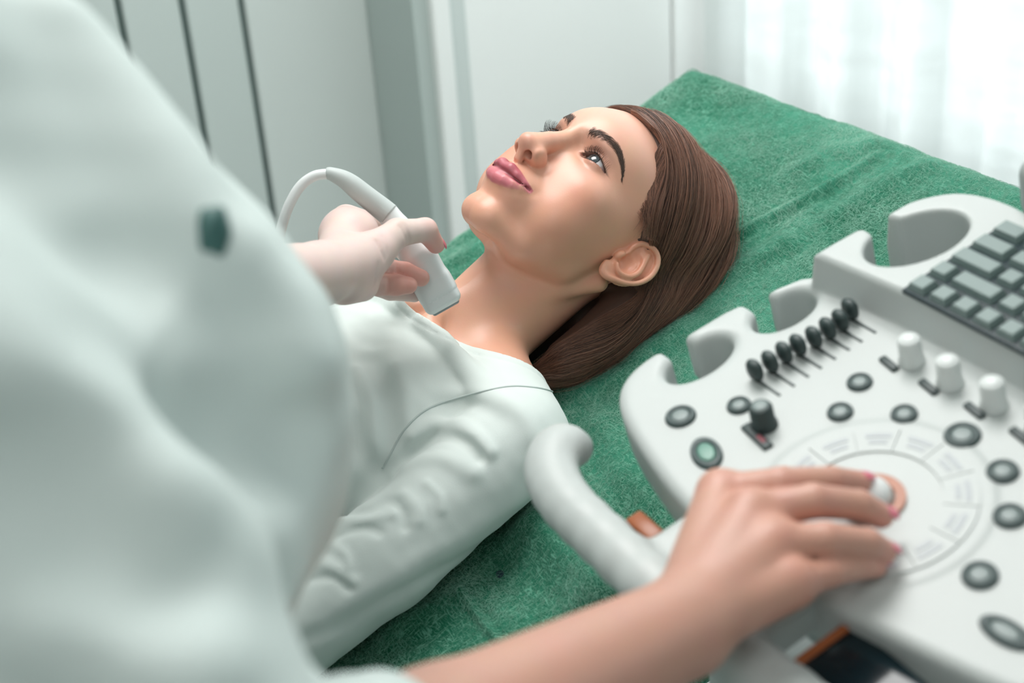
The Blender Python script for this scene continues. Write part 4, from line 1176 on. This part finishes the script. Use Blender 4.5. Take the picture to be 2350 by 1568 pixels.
def cbox(name, c, half, m, parent, rad=1.0, rot=0.0, seg=2):
    bm = bmesh.new(); bmesh.ops.create_cube(bm, size=2)
    for v in bm.verts: v.co = Vector((v.co.x * half[0], v.co.y * half[1], v.co.z * half[2]))
    if rad: bmesh.ops.bevel(bm, geom=bm.edges[:], offset=rad, segments=seg, affect='EDGES', profile=0.5)
    cs, sn = math.cos(rot), math.sin(rot)
    for v in bm.verts:
        x, y, z = v.co; v.co = Vector(c2w((c[0] + x * cs - y * sn, c[1] + x * sn + y * cs, c[2] + z)))
    me = bpy.data.meshes.new(name); bm.to_mesh(me); bm.free()
    return link(name, me, m, parent, True)
def lathe(name, c, prof, m, parent, seg=28, sx=1.0, sy=1.0, rot=0.0):
    """prof: (r, h) from the bottom up, about the panel normal"""
    V = []; F = []; cs, sn = math.cos(rot), math.sin(rot)
    for r, h in prof:
        for s in range(seg):
            t = 2 * math.pi * s / seg; x, y = r * math.cos(t) * sx, r * math.sin(t) * sy
            V.append(c2w((c[0] + x * cs - y * sn, c[1] + x * sn + y * cs, c[2] + h)))
    n = len(prof)
    F = [(i * seg + s, i * seg + (s + 1) % seg, (i + 1) * seg + (s + 1) % seg, (i + 1) * seg + s) for i in range(n - 1) for s in range(seg)]
    F += [tuple(range(seg))[::-1], tuple(range((n - 1) * seg, n * seg))]
    return mesh_py(name, V, F, m, parent, True)
def button(a, b, r, sx=1.0, sy=1.0, rot=0.0, cap=None):
    o = lathe('button', (a, b, -0.5), [(r * 1.05, 0), (r * 1.05, 1.2), (r, 2.4), (r * .93, 3.2), (r * .80, 3.5), (r * .70, 3.0), (r * .62, 2.2), (r * 0.6, 2.0)], ring_m, console, 28, sx, sy, rot)
    lathe('button_cap', (a, b, 1.3), [(r * .60, 0), (r * .60, 0.6), (r * .45, 0.9), (r * .2, 1.1)], cap or cap_m, o, 24, sx, sy, rot)
for a, b, r in ((-144, -29, 10), (-123, 3, 7.8), (-81, 68, 8), (-69, 41, 8), (-38, 65, 8), (1, 74, 10.5), (39, 67, 9), (66, 44, 9), (85, 2, 9.5), (170, 40, 9), (140, 70, 9), (100, 80, 9)):
    button(a, b, r)
button(-103, -39, 13, 1.15, 0.72, -0.35, glow_m)
button(121, -17, 10, 1.5, 0.75, 0.1); button(137, 12, 9, 1.3, 0.8, 0.1)
# tall rotary knobs
def knob(a, b, r, h, m, m2):
    o = lathe('rotary_knob', (a, b, 0), [(r * 1.05, -0.5), (r * 1.05, 2), (r * .92, 4), (r * .90, h - 2), (r * .80, h - .5), (r * .65, h)], m, console, 28)
    lathe('knob_cap', (a, b, h - 0.2), [(r * .62, 0), (r * .6, .5), (r * .3, .7)], m2, o, 20)
    return o
knob(-96, 2, 8.5, 17, dark_m, cap_m)
for a, b in ((-71, 103), (-38, 103), (-4, 105), (30, 106), (66, 108)): knob(a, b, 8.2, 20, white_p, white_p)
o = cbox('slide_switch', (-91, -8, 0.6), (14, 3.6, 1.6), dark_m, console, 1.0, -0.12); cbox('red_mark', (-86, -8.5, 2.2), (4, 1.6, 0.5), red_m, o, 0.3, -0.12)
for a, b in ((-80, 92), (-45, 92), (-9, 94), (26, 95)): cbox('slide_switch', (a, b, 0.6), (8, 2.6, 1.8), dark_m, console, 0.8, -0.15)
# gain sliders
for k, b in enumerate((27, 39, 51, 62, 74, 86, 97, 109)):
    s_ = cbox('slider_slot', (-123, b, 0.15), (12.5, 1.0, 0.5), dark_m, console, 0.3)
    x = (-134, -133, -133, -132, -130, -130, -130, -134)[k]
    lathe('slider_knob', (x, b, 0.4), [(2.2, 0), (2.4, 2.0), (5.4, 3.5), (6.4, 7), (6.2, 12), (4.6, 14.8), (2.0, 15.8)], dark_m, s_, 14, 1.15, 0.70)
# trackball, amber ring, segmented keys around it
def annulus(name, c, r0, r1, h0, h1, t0, t1, m, parent, seg=24):
    V = []; F = []
    for i in range(seg + 1):
        t = t0 + (t1 - t0) * i / seg
        for r, h in ((r0, h0), (r0, h1), (r1, h1), (r1, h0)): V.append(c2w((c[0] + r * math.cos(t), c[1] + r * math.sin(t), h)))
    for i in range(seg):
        for k in range(4): F.append((i * 4 + k, i * 4 + (k + 1) % 4, i * 4 + 4 + (k + 1) % 4, i * 4 + 4 + k))
    if abs(t1 - t0) < 6.28: F += [(0, 1, 2, 3), (seg * 4 + 3, seg * 4 + 2, seg * 4 + 1, seg * 4)]
    return mesh_py(name, V, F, m, parent, False)
annulus('trackball_ring', (2, 2), 13.5, 19.5, 0.2, 3.2, 0, 2 * math.pi, amber_m, console, 48)
bm = bmesh.new(); bmesh.ops.create_uvsphere(bm, u_segments=40, v_segments=24, radius=12.3)
for v in bm.verts: v.co = Vector(c2w((v.co.x + 2, v.co.y + 2, v.co.z + 3.2)))
me = bpy.data.meshes.new('trackball'); bm.to_mesh(me); bm.free(); link('trackball', me, mat('white_ball', (0.8, 0.83, 0.83), 0.15, coat=0.5), console, True)
for t in np.arange(-75, 260, 28):
    o = annulus('segment_key', (2, 2), 40, 60, 0.4, 1.9, math.radians(t), math.radians(t + 27.2), shell_m, console, 10)
    for rr, w in ((52, 17), (46.5, 13)):
        annulus('legend', (2, 2), rr, rr + 3.2, 1.9, 2.2, math.radians(t + 12 - w / 2), math.radians(t + 12 + w / 2), legend_m, o, 8)
# keyboard on the raised tier
kb = cbox('keyboard', (38, 176, 26.5), (141, 47.5, 1.6), keyb_m, console, 0.8)
def key_mesh(w, d):
    bm = bmesh.new(); v = []
    for (sx, sy, z) in ((1, 1, 0), (0.80, 0.80, 5.0), (0.72, 0.70, 5.3)):
        iw, idp = w / 2 - (1 - sx) * 8, d / 2 - (1 - sy) * 8
        v.append([bm.verts.new((x * iw, y * idp, z)) for x, y in ((-1, -1), (1, -1), (1, 1), (-1, 1))])
    for i in range(2):
        for j in range(4): bm.faces.new((v[i][j], v[i][(j + 1) % 4], v[i + 1][(j + 1) % 4], v[i + 1][j]))
    bm.faces.new(v[2])
    for vv in bm.verts: vv.co = Vector((CR_ @ np.array(vv.co)) * 0.001)
    me = bpy.data.meshes.new('key'); bm.to_mesh(me); bm.free(); me.materials.append(key_m); return me
KM = {}
rows = [[1] * 14, [1, 2.1] + [1] * 10, [2.1] + [1] * 11, [1.7] + [1] * 12, [1.4] + [1] * 12]
for j, row in enumerate(rows):
    x = -101.0; b = 138.5 + j * 18.7
    for w in row:
        W = w * 18.7 - 4.0
        if x + W > 176: break
        if w not in KM: KM[w] = key_mesh(W, 14.2)
        o = bpy.data.objects.new('key', KM[w]); COL.objects.link(o); o.parent = kb
        o.matrix_parent_inverse = (kb.parent.matrix_basis @ kb.matrix_parent_inverse).inverted() @ Matrix.Identity(4) if False else Matrix.Identity(4)
        o.location = c2w((x + W / 2, b, 27.6)); x += W + 4.0
# screen in the recess of the handle
scr = cbox('touch_screen', (98, -80, -17), (46, 20, 3), screen_m, console, 1.0)
cbox('amber_trim', (52, -80, -15.5), (2.6, 20, 3.5), amber_m, scr, 0.6); cbox('amber_trim', (98, -101.5, -20), (48, 2.2, 3.5), amber_m, scr, 0.6)
cbox('amber_pad', (-112, -90, -34), (14, 6.5, 3), amber_m, console, 2.0)
cbox('lower_shell', (10, 60, -58), (150, 120, 22), shell2_m, console, 14, seg=4)
# post and monitor at the back, column, base and castors below
cbox('monitor_post', (20, 268, 30), (34, 18, 90), shell2_m, console, 8, seg=3)
cbox('hinge_cover', (-60, 262, 36), (56, 20, 24), shell2_m, console, 12, seg=4)
def wbox(name, cen, half, m, parent, rad=0.01, lean=0.0):
    bm = bmesh.new(); bmesh.ops.create_cube(bm, size=2)
    ah = np.array([CA_[0], CA_[1], 0]); ah /= np.linalg.norm(ah); bh = np.array([-ah[1], ah[0], 0])
    for v in bm.verts: v.co = Vector((v.co.x * half[0], v.co.y * half[1], v.co.z * half[2]))
    bmesh.ops.bevel(bm, geom=bm.edges[:], offset=rad, segments=3, affect='EDGES', profile=0.5)
    for v in bm.verts:
        x, y, z = v.co; y2 = y * math.cos(lean) + z * math.sin(lean); z2 = -y * math.sin(lean) + z * math.cos(lean)
        v.co = Vector(cen + x * ah + y2 * bh + np.array([0, 0, z2]))
    me = bpy.data.meshes.new(name); bm.to_mesh(me); bm.free(); return link(name, me, m, parent, True)
mc = c2w((60, 330, 0)) + np.array([0, 0, 0.30])
mon = wbox('monitor', mc, (0.22, 0.025, 0.15), shell2_m, console, 0.012, 0.15)
bc = c2w((10, 90, -80)); bc[2] = 0
wbox('cart_body', bc + np.array([0, 0, 0.47]), (0.15, 0.13, 0.33), shell_m, console, 0.03)
wbox('cart_base', bc + np.array([0, 0, 0.11]), (0.22, 0.24, 0.035), shell2_m, console, 0.02)
ah = np.array([CA_[0], CA_[1], 0]); ah /= np.linalg.norm(ah); bh = np.array([-ah[1], ah[0], 0])
for sx in (-1, 1):
    for sy in (-1, 1):
        c = bc + sx * 0.17 * ah + sy * 0.19 * bh + np.array([0, 0, 0.045])
        v, f_ = tube([c - 0.014 * ah, c + 0.014 * ah], 0.045, 20); mesh_py('castor', v, f_, dark_m, console, True)
# ================================================================ the examiner: arms and body in one mesh, coat over it
def A(px, py, d): return tuple((at(px, py, d) - CAMP) * 1000)      # camera-centred millimetres
def K(px, py, h): return tuple((c2w(abh(px, py, h)) - CAMP) * 1000)
def v2w(P): return CAMP + np.asarray(P, float) * 0.001
def w2v(P): return (np.asarray(P, float) - CAMP) * 1000
def chain(P, pts, rad, k=5): return poly_cone(P, [f32(p) for p in pts], rad, k)
# right hand over the trackball
RW = K(1565, 1440, 52)
MC = [K(1655, 1135, 44), K(1722, 1180, 50), K(1775, 1252, 47), K(1812, 1338, 38)]
PIP = [K(1790, 1112, 48), K(1866, 1150, 47), K(1895, 1238, 42), K(1905, 1312, 30)]
DIP = [K(1908, 1104, 31), K(1972, 1160, 31), K(1990, 1246, 27), K(1975, 1300, 17)]
TIP = [K(1972, 1108, 17), K(2022, 1184, 19), K(2030, 1266, 15), K(2010, 1302, 8)]
FR = [[11.5, 9.4, 8.3, 7.0], [11.5, 9.6, 8.5, 7.2], [11.5, 9.2, 8.0, 6.8], [10.5, 8.2, 7.0, 6.0]]
def right_hand(P):
    d = None
    c = np.mean([MC[1], MC[2]], 0)
    for i in range(4):
        f_ = smin(cone(P, RW, MC[i], 17, 12.5), chain(P, [MC[i], PIP[i], DIP[i], TIP[i]], FR[i], 3), 8)
        d = f_ if d is None else smin(d, f_, 1.8)
    pal = cone(P, RW, tuple(np.mean([MC[1], MC[2]], 0) - f32(CN_) * 6), 21, 17)
    for i in range(4):
        pal = smin(pal, cone(P, RW, MC[i], 18, 13), 10)
    d = smin(d, pal, 8)
    th = chain(P, [tuple(f32(RW) - f32(CN_) * 8), K(1640, 1260, 22), K(1730, 1150, 14), K(1800, 1100, 12)], [16, 12.5, 10, 8], 5)
    d = smin(d, th, 10)
    for i in range(4):                                                   # knuckles
        d = smin(d, ell(P, tuple(f32(MC[i]) + f32(CN_) * 4), (9.5, 9.5, 9.0)), 8)
    for i in range(4): d = d + 0.8 * np.exp(-(((P - f32(PIP[i])) ** 2).sum(1)) / 60.0) * 0
    return d
REL = A(520, 1900, 0.50)
def right_arm(P): return chain(P, [REL, A(1020, 1712, 0.62), RW], [42, 34, 25.5], 14)
# left hand on the probe
LW = A(735, 628, 1.085)
LCR = []
def lhit(px, py, f):
    D = f32(ray(px, py)); D = D / np.linalg.norm(D); p = (D * 900)[None]; best = (1e9, p[0])
    for _ in range(80):
        d = float(f(p)[0])
        if d < best[0]: best = (d, p[0].copy())
        if d < 0.05: break
        p = p + D * np.float32(max(0.85 * d, 0.05))
    return best[1]
def left_hand(P):
    d = cone(P, LW, A(812, 606, 1.135), 23.5, 24)
    d = smin(d, ell(P, A(803, 541, 1.185), (25, 26, 23)), 16)                      # back of the hand / index knuckle
    d = smin(d, cone(P, A(772, 612, 1.12), A(790, 520, 1.20), 20, 16), 14)
    d = smin(d, chain(P, [A(790, 625, 1.12), A(858, 578, 1.145), A(912, 535, 1.165), A(976, 528, 1.185), A(1000, 562, 1.20)], [19, 16.5, 11.5, 9.6, 7.6], 6), 10)  # thumb
    d = smin(d, cone(P, A(790, 650, 1.115), A(828, 652, 1.145), 17, 14.5), 10)      # heel
    d = smin(d, chain(P, [A(795, 505, 1.22), A(870, 520, 1.27), A(935, 585, 1.285)], [13.5, 10, 8.5], 6), 6)      # index, behind the probe
    f1 = chain(P, [A(815, 600, 1.165), A(880, 618, 1.185), A(930, 627, 1.195), A(966, 638, 1.20)], [13, 9.6, 9.2, 7.4], 3)
    f2 = chain(P, [A(805, 640, 1.155), A(865, 653, 1.17), A(910, 654, 1.178), A(938, 655, 1.182)], [13, 9.3, 8.8, 7.2], 3)
    f3 = chain(P, [A(820, 640, 1.20), A(895, 668, 1.215), A(952, 678, 1.225)], [10, 8, 6], 3)
    d = smin(d, f1, 4); d = smin(d, f2, 2.0); d = smin(d, f3, 2.0)
    for pts, w, am in LCR:
        c = pts.mean(0); k = np.nonzero(((P - c) ** 2).sum(1) < 40 ** 2)[0]
        if len(k): d[k] = d[k] + am * np.exp(-(dpoly(P[k], pts) / w) ** 2)
    return d
_cr = [([(863, 553), (873, 573), (883, 594)], 1.9, 1.5), ([(877, 541), (884, 560), (889, 582)], 1.7, 1.2), ([(917, 518), (927, 537), (934, 556)], 1.9, 1.2), ([(925, 513), (934, 533), (940, 555)], 1.6, 0.9),
       ([(868, 606), (864, 628), (859, 650)], 2.0, 1.0), ([(911, 607), (912, 616), (913, 626)], 1.5, 1.0), ([(891, 637), (891, 652), (891, 667)], 1.5, 1.0), ([(735, 655), (770, 650), (800, 642)], 2.2, 0.7)]
_tmp = [(f32([lhit(x, y, left_hand) for x, y in pl]), w, a) for pl, w, a in _cr]
LCR.extend(_tmp)
LEL = A(215, 720, 0.84)
def left_arm(P): return chain(P, [LEL, A(480, 668, 0.96), LW], [39, 32, 23.5], 14)
UPV = f32([0, 0, 1]); 
def pt(p, u=0, v=0, z=0): return tuple(f32(p) + 1000 * (u * f32(UH) + v * f32(VH)) + f32([0, 0, z * 1000]))
P0 = A(-310, 410, 0.60); P1 = A(60, 860, 0.62); P2 = A(240, 1000, 0.62); P3 = A(40, 1440, 0.62); P4 = A(120, 2100, 0.66)
HEADC = pt(P0, 0.02, 0.06, 0.30)
def doc_field(P):
    d = right_hand(P); d = smin(d, right_arm(P), 12)
    d = smin(d, chain(P, [REL, A(-220, 800, 0.50), pt(P0, -0.02, 0.02, 0.0)], [34, 26, 34], 14), 14)
    l = smin(left_hand(P), left_arm(P), 12)
    l = smin(l, chain(P, [LEL, pt(P0, 0.02, 0.24, -0.02)], [42, 48], 10), 14)
    t = chain(P, [pt(P0, 0, .08), pt(P1, -.05, .08), pt(P3, -.04, .08), pt(P4, -.02, .08)], [54, 50, 50, 54], 30)
    t = smin(t, cone(P, pt(P0, 0, .06), HEADC, 55, 50), 25); t = smin(t, ell(P, HEADC, (95, 78, 112)), 20)
    d = smin(d, t, 20)
    return smin(d, l, 3)
def doc_sparse(P):
    return doc_field(P)
_pts = f32([RW, *MC, *TIP, REL, LW, LEL, A(1000, 562, 1.2), A(1000, 562, 1.3), P0, P3, HEADC])
lo = _pts.min(0) - 130; hi = _pts.max(0) + 60; hi[2] = max(hi[2], HEADC[2] + 120)
DV, DQ = isosurf(doc_field, lo, hi, 2.0, newton=2)
dskin = skin_material('examiner_skin', 0.10, 0.45)
doctor = mesh_np('person', v2w(DV), DQ, dskin)
tag(doctor, 'person in a white coat holding the probe and working the console trackball', 'person')
def doc_tone(P):
    n = len(P); C = np.tile(f32([0.74, 0.565, 0.52]), (n, 1))
    def mix(w, col):
        nonlocal C
        w = np.clip(w, 0, 1)[:, None]; C = C * (1 - w) + f32(col) * w
    r = np.sqrt(((P - f32(MC[1])) ** 2).sum(1))
    near_r = 1 / (1 + np.exp((np.sqrt(((P - f32(K(1560, 1560, 40))) ** 2).sum(1)) - 330) / 30))
    mix(near_r * 0.85, (0.56, 0.27, 0.19))  # browner right arm and hand: their shade painted into the skin
    for i in range(4):
        mix(0.45 * np.exp(-((P - f32(MC[i])) ** 2).sum(1) / 220), (0.70, 0.28, 0.20))
        mix(0.40 * np.exp(-((P - f32(TIP[i])) ** 2).sum(1) / 160), (0.78, 0.34, 0.28))
        mix(0.25 * np.exp(-((P - f32(PIP[i])) ** 2).sum(1) / 120), (0.72, 0.32, 0.24))
    for p in (A(990, 540, 1.19), A(1000, 562, 1.20), A(955, 636, 1.2), A(930, 655, 1.18), A(905, 640, 1.185)):
        mix(0.6 * np.exp(-((P - f32(p)) ** 2).sum(1) / 220), (0.74, 0.29, 0.24))
    fd = np.minimum(chain(P, [A(870, 618, 1.185), A(930, 627, 1.195), A(966, 638, 1.20)], [9, 9, 7]), chain(P, [A(860, 653, 1.17), A(910, 654, 1.178), A(938, 655, 1.182)], [9, 9, 7]))
    mix(0.75 * np.clip(1 - fd / 3, 0, 1), (0.70, 0.31, 0.25))
    mix(0.25 * np.exp(-((P - f32(A(820, 690, 1.13))) ** 2).sum(1) / 700), (0.75, 0.36, 0.36))
    hd = np.exp(-np.maximum(((P - f32(HEADC)) ** 2).sum(1) - 80 ** 2, 0) / 2000)
    mix(hd * (P[:, 2] > HEADC[2] - 10), (0.05, 0.03, 0.02))
    return C
set_color(doctor, 'tone', doc_tone(DV))
nail_m = mat('pink_nail', (0.78, 0.20, 0.27), 0.2, coat=0.6)
def nail(c, along, out, w, l, t=1.1):
    along = np.array(along, float); along /= np.linalg.norm(along); out = np.array(out, float); out -= along * (along @ out); out /= np.linalg.norm(out); sd = np.cross(along, out)
    V = []; F = []; nu, nv = 9, 9
    for i in range(nu):
        for j in range(nv):
            x = (i / (nu - 1) * 2 - 1); y = (j / (nv - 1) * 2 - 1)
            k = math.sqrt(max(0, 1 - 0.45 * y * y)); h = t * 2.2 * (1 - x * x * 0.8) - 0.4 * y * y
            V.append(v2w(np.array(c) + sd * x * w * (0.9 + 0.1 * k) + along * y * l + out * h))
    F = [(i * nv + j, (i + 1) * nv + j, (i + 1) * nv + j + 1, i * nv + j + 1) for i in range(nu - 1) for j in range(nv - 1)]
    o = mesh_py('fingernail', V, F, nail_m, doctor, True)
    md = o.modifiers.new('thick', 'SOLIDIFY'); md.thickness = 0.0008
    return o
for i in range(4):
    al = np.array(TIP[i]) - np.array(DIP[i]); al /= np.linalg.norm(al); up = np.array(CN_)
    upn = up - al * (al @ up); upn /= np.linalg.norm(upn)
    nail(np.array(TIP[i]) + al * 1.5 + upn * (FR[i][3] - 2.2), al, upn, 4.8, 5.5)
al = np.array(A(1000, 562, 1.2)) - np.array(A(976, 528, 1.185)); rt = np.array(A(1030, 545, 1.2)) - np.array(A(1000, 562, 1.2))
al = al / np.linalg.norm(al); rt = rt - al * (al @ rt); rt /= np.linalg.norm(rt)
nail(np.array(A(1000, 562, 1.2)) + rt * 5.6 + al * 1.0, al, rt, 4.6, 5.5)

# ---- coat
coat_m = mat('coat_cotton', (0.66, 0.74, 0.72), 0.85, bump=0.15, bump_scale=900, spec=0.2)
CF = [([(-30, 1230), (50, 1420), (60, 1600)], 34, -20), ([(180, 120), (330, 330), (480, 560)], 22, 17), ([(300, 620), (420, 640), (520, 760), (600, 980)], 24, -24), ([(230, 720), (330, 640), (470, 720), (560, 900)], 26, 17),
      ([(60, 900), (250, 1010), (420, 1180), (560, 1300)], 30, 20), ([(0, 1050), (180, 1130), (360, 1330)], 26, -20), ([(510, 960), (590, 950), (680, 965)], 18, -15),
      ([(520, 1080), (600, 1090), (690, 1060)], 16, -10), ([(380, 1150), (500, 1210), (600, 1330)], 16, 14), ([(90, 1450), (250, 1440), (420, 1500)], 24, 17), ([(560, 600), (640, 700), (700, 850)], 18, 14), ([(130, 60), (260, 220), (420, 430)], 16, 12)]
def coat_base(P):
    d = chain(P, [P0, P1, P2, P3, P4], [106, 103, 94, 94, 110], 70)
    d2 = chain(P, [pt(P0, 0, .15), pt(P1, -.02, .15), pt(P3, -.03, .16), pt(P4, -.03, .15)], [95, 100, 98, 110], 40)
    d = smin(d, d2, 40)
    r = chain(P, [pt(P0, -0.02, 0.0, -0.0), A(-220, 800, 0.50), A(480, 1880, 0.495), A(800, 1795, 0.56)], [70, 56, 54, 44], 20)
    d = smin(d, r, 18)
    l = chain(P, [pt(P0, 0.02, 0.24, -0.02), LEL, A(420, 680, 0.93)], [58, 54, 46], 20)
    d = smin(d, l, 14)
    d = smin(d, cone(P, pt(P0, 0, 0.03, 0.03), pt(P0, 0, 0.20, 0.03), 60, 60), 30)
    return d
CFP = []
def _hitc(px, py):
    D = f32(ray(px, py)); D = D / np.linalg.norm(D); p = (D * 150)[None]; best = (1e9, p[0])
    for _ in range(120):
        d = float(coat_base(p)[0])
        if d < best[0]: best = (d, p[0].copy())
        if d < 0.1 or np.linalg.norm(p) > 1200: break
        p = p + D * np.float32(max(0.85 * d, 0.1))
    return best[1]
for pl, w, a in CF:
    q = np.array([_hitc(x, y) for x, y in pl]); CFP.append((f32(catmull(q, 3 * len(q))), w, a))
def coat_field(P):
    d = coat_base(P)
    i = np.nonzero(np.abs(d) < 60)[0]
    if len(i):
        p = P[i]; dd = d[i]
        for pts, w, a in CFP:
            c = (pts.min(0) + pts.max(0)) / 2; R = np.linalg.norm(pts.max(0) - pts.min(0)) / 2 + 3 * w
            k = np.nonzero(((p - c) ** 2).sum(1) < R * R)[0]
            if len(k): dd[k] = dd[k] - a * np.exp(-(dpoly(p[k], pts) / w) ** 2)
        dd = dd - 5.5 * fnoise(p, 150, 77, 3)
        d[i] = dd
    # open cuffs
    ca = f32(A(905, 1790, 0.575)); n_ = f32(A(1020, 1712, 0.62)) - f32(REL); n_ = n_ / np.linalg.norm(n_)
    return d
_p = f32([P0, P1, P2, P3, REL, A(800, 1760, .56), LEL, A(420, 680, .93), pt(P0, 0, .3, 0)])
CV, CQ = isosurf(coat_field, _p.min(0) - 125, _p.max(0) + 125, 5.0, newton=2)
coat = mesh_np('medical_coat', v2w(CV), CQ, coat_m, doctor)
# rolled cuffs
def cuff(c0, c1, r0, r1, nm):
    pts = [np.array(c0) + (np.array(c1) - np.array(c0)) * t for t in (0, .3, .6, .9, 1.0)]
    v, f_ = tube([v2w(p) for p in pts], np.array([r0, r0 + 2, r1 + 2, r1 + 1.5, r1 - 3]) * 0.001, 36); return mesh_py(nm, v, f_, coat_m, doctor, True)
cuff(A(790, 1800, 0.56), A(905, 1752, 0.585), 40, 38, 'sleeve_cuff')
cuff(A(400, 684, 0.92), A(500, 668, 0.965), 42, 37, 'sleeve_cuff')
gap_blob_m = mat('dark_green_blob', (0.045, 0.13, 0.12), 0.5)  # added dark blob standing in for a gap at the coat edge
_D = f32(ray(490, 532)); _D /= np.linalg.norm(_D); _p = (_D * 300)[None]; _best = (1e9, _p[0])
for _ in range(140):
    _d = float(coat_field(_p.copy())[0])
    if _d < _best[0]: _best = (_d, _p[0].copy())
    if _d < 0.2 or np.linalg.norm(_p) > 1200: break
    _p = _p + _D * np.float32(max(0.7 * _d, 0.2))
q = _best[1]
blobV = []
bm = bmesh.new(); bmesh.ops.create_icosphere(bm, subdivisions=3, radius=1)
for v in bm.verts:
    p = np.array(v.co); s_ = 1 + 0.13 * math.sin(5 * p[0] + 2) * math.cos(4 * p[1])
    v.co = Vector(v2w(np.array(q) + WM @ (p * np.array([6.5, 10.5, 7.0]) * s_)))
me = bpy.data.meshes.new('coat_gap_blob'); bm.to_mesh(me); bm.free(); link('coat_gap_blob', me, gap_blob_m, doctor, True)

# ================================================================ the probe and its cable
probe_m = mat('probe_white', (0.76, 0.79, 0.79), 0.28, coat=0.3)
relief_m = mat('probe_grey', (0.50, 0.545, 0.535), 0.5)
lens_m = mat('probe_lens', (0.25, 0.28, 0.29), 0.4)
def probe_rot():
    ax = np.array(A(1018, 700, 1.225)) - np.array(A(905, 500, 1.205)); ax /= np.linalg.norm(ax)
    vw = np.array(A(960, 600, 1.2)); vw /= np.linalg.norm(vw)
    n = -(vw - ax * (ax @ vw)); n /= np.linalg.norm(n); s_ = np.cross(ax, n)
    return np.stack([s_, ax, n], 1)
PR = f32(probe_rot())
def probe_field(P):
    pts = [A(884, 482, 1.205), A(915, 525, 1.208), A(950, 580, 1.214), A(982, 632, 1.22), A(1010, 680, 1.224)]
    d = None
    rx = [9.5, 11, 14.5, 17.5, 17.5]
    d = chain(P, pts[:3], [9.5, 10.5, 12.5], 6)
    d = smin(d, boxd(P, A(985, 634, 1.221), (16.0, 22, 10.5), 8.0, PR), 16)
    d = smin(d, boxd(P, A(1003, 670, 1.2235), (17.0, 15.5, 9.5), 6.5, PR), 6)
    q = (P - f32(A(1003, 670, 1.2235))) @ PR
    d = d + 0.5 * np.exp(-((q[:, 1] - 4) / 0.6) ** 2)
    q2 = (P - f32(A(884, 482, 1.205))) @ PR
    d = smax(d, -q2[:, 1], 0.5)
    return d
BV, BQ = isosurf(probe_field, f32(A(960, 600, 1.214)) - 78, f32(A(960, 600, 1.214)) + 78, 1.2)
probe = mesh_np('ultrasound_probe', v2w(BV), BQ, probe_m)
tag(probe, 'white handheld ultrasound probe pressed against the side of the neck', 'ultrasound probe')
def lensf(P): return boxd(P, tuple(f32(A(1003, 670, 1.2235)) + PR[:, 1] * 14.2), (13, 3.0, 5.5), 2.4, PR)
v, f_ = isosurf(lensf, f32(A(1003, 670, 1.2235)) - 35, f32(A(1003, 670, 1.2235)) + 35, 1.0); mesh_np('lens', v2w(v), f_, lens_m, probe)
rel = catmull([A(893, 493, 1.205), A(872, 476, 1.204), A(835, 447, 1.20), (A(795, 415, 1.197)), A(762, 400, 1.196), A(750, 399, 1.196)], 24)
v, f_ = tube(v2w(rel), np.interp(np.linspace(0, 1, 24), [0, .15, .5, .8, 1], [.0098, .0098, .0088, .0058, .0050]), 24); mesh_py('strain_relief', v, f_, relief_m, probe, True)
cab = catmull([A(756, 399, 1.196), A(722, 404, 1.196), A(690, 427, 1.196), A(664, 470, 1.197), A(647, 520, 1.20), A(636, 575, 1.205), A(620, 680, 1.22), A(560, 850, 1.2), A(380, 1100, 1.12), A(300, 1500, 1.05), w2v(rp(-0.30, 0.62, 0.40)), w2v(rp(-0.10, 0.50, 0.03)), w2v(rp(0.25, 0.42, 0.02)), w2v(rp(0.42, 0.25, 0.16))], 130)
v, f_ = tube(v2w(cab), 0.0044, 16); mesh_py('cable', v, f_, probe_m, probe, True)
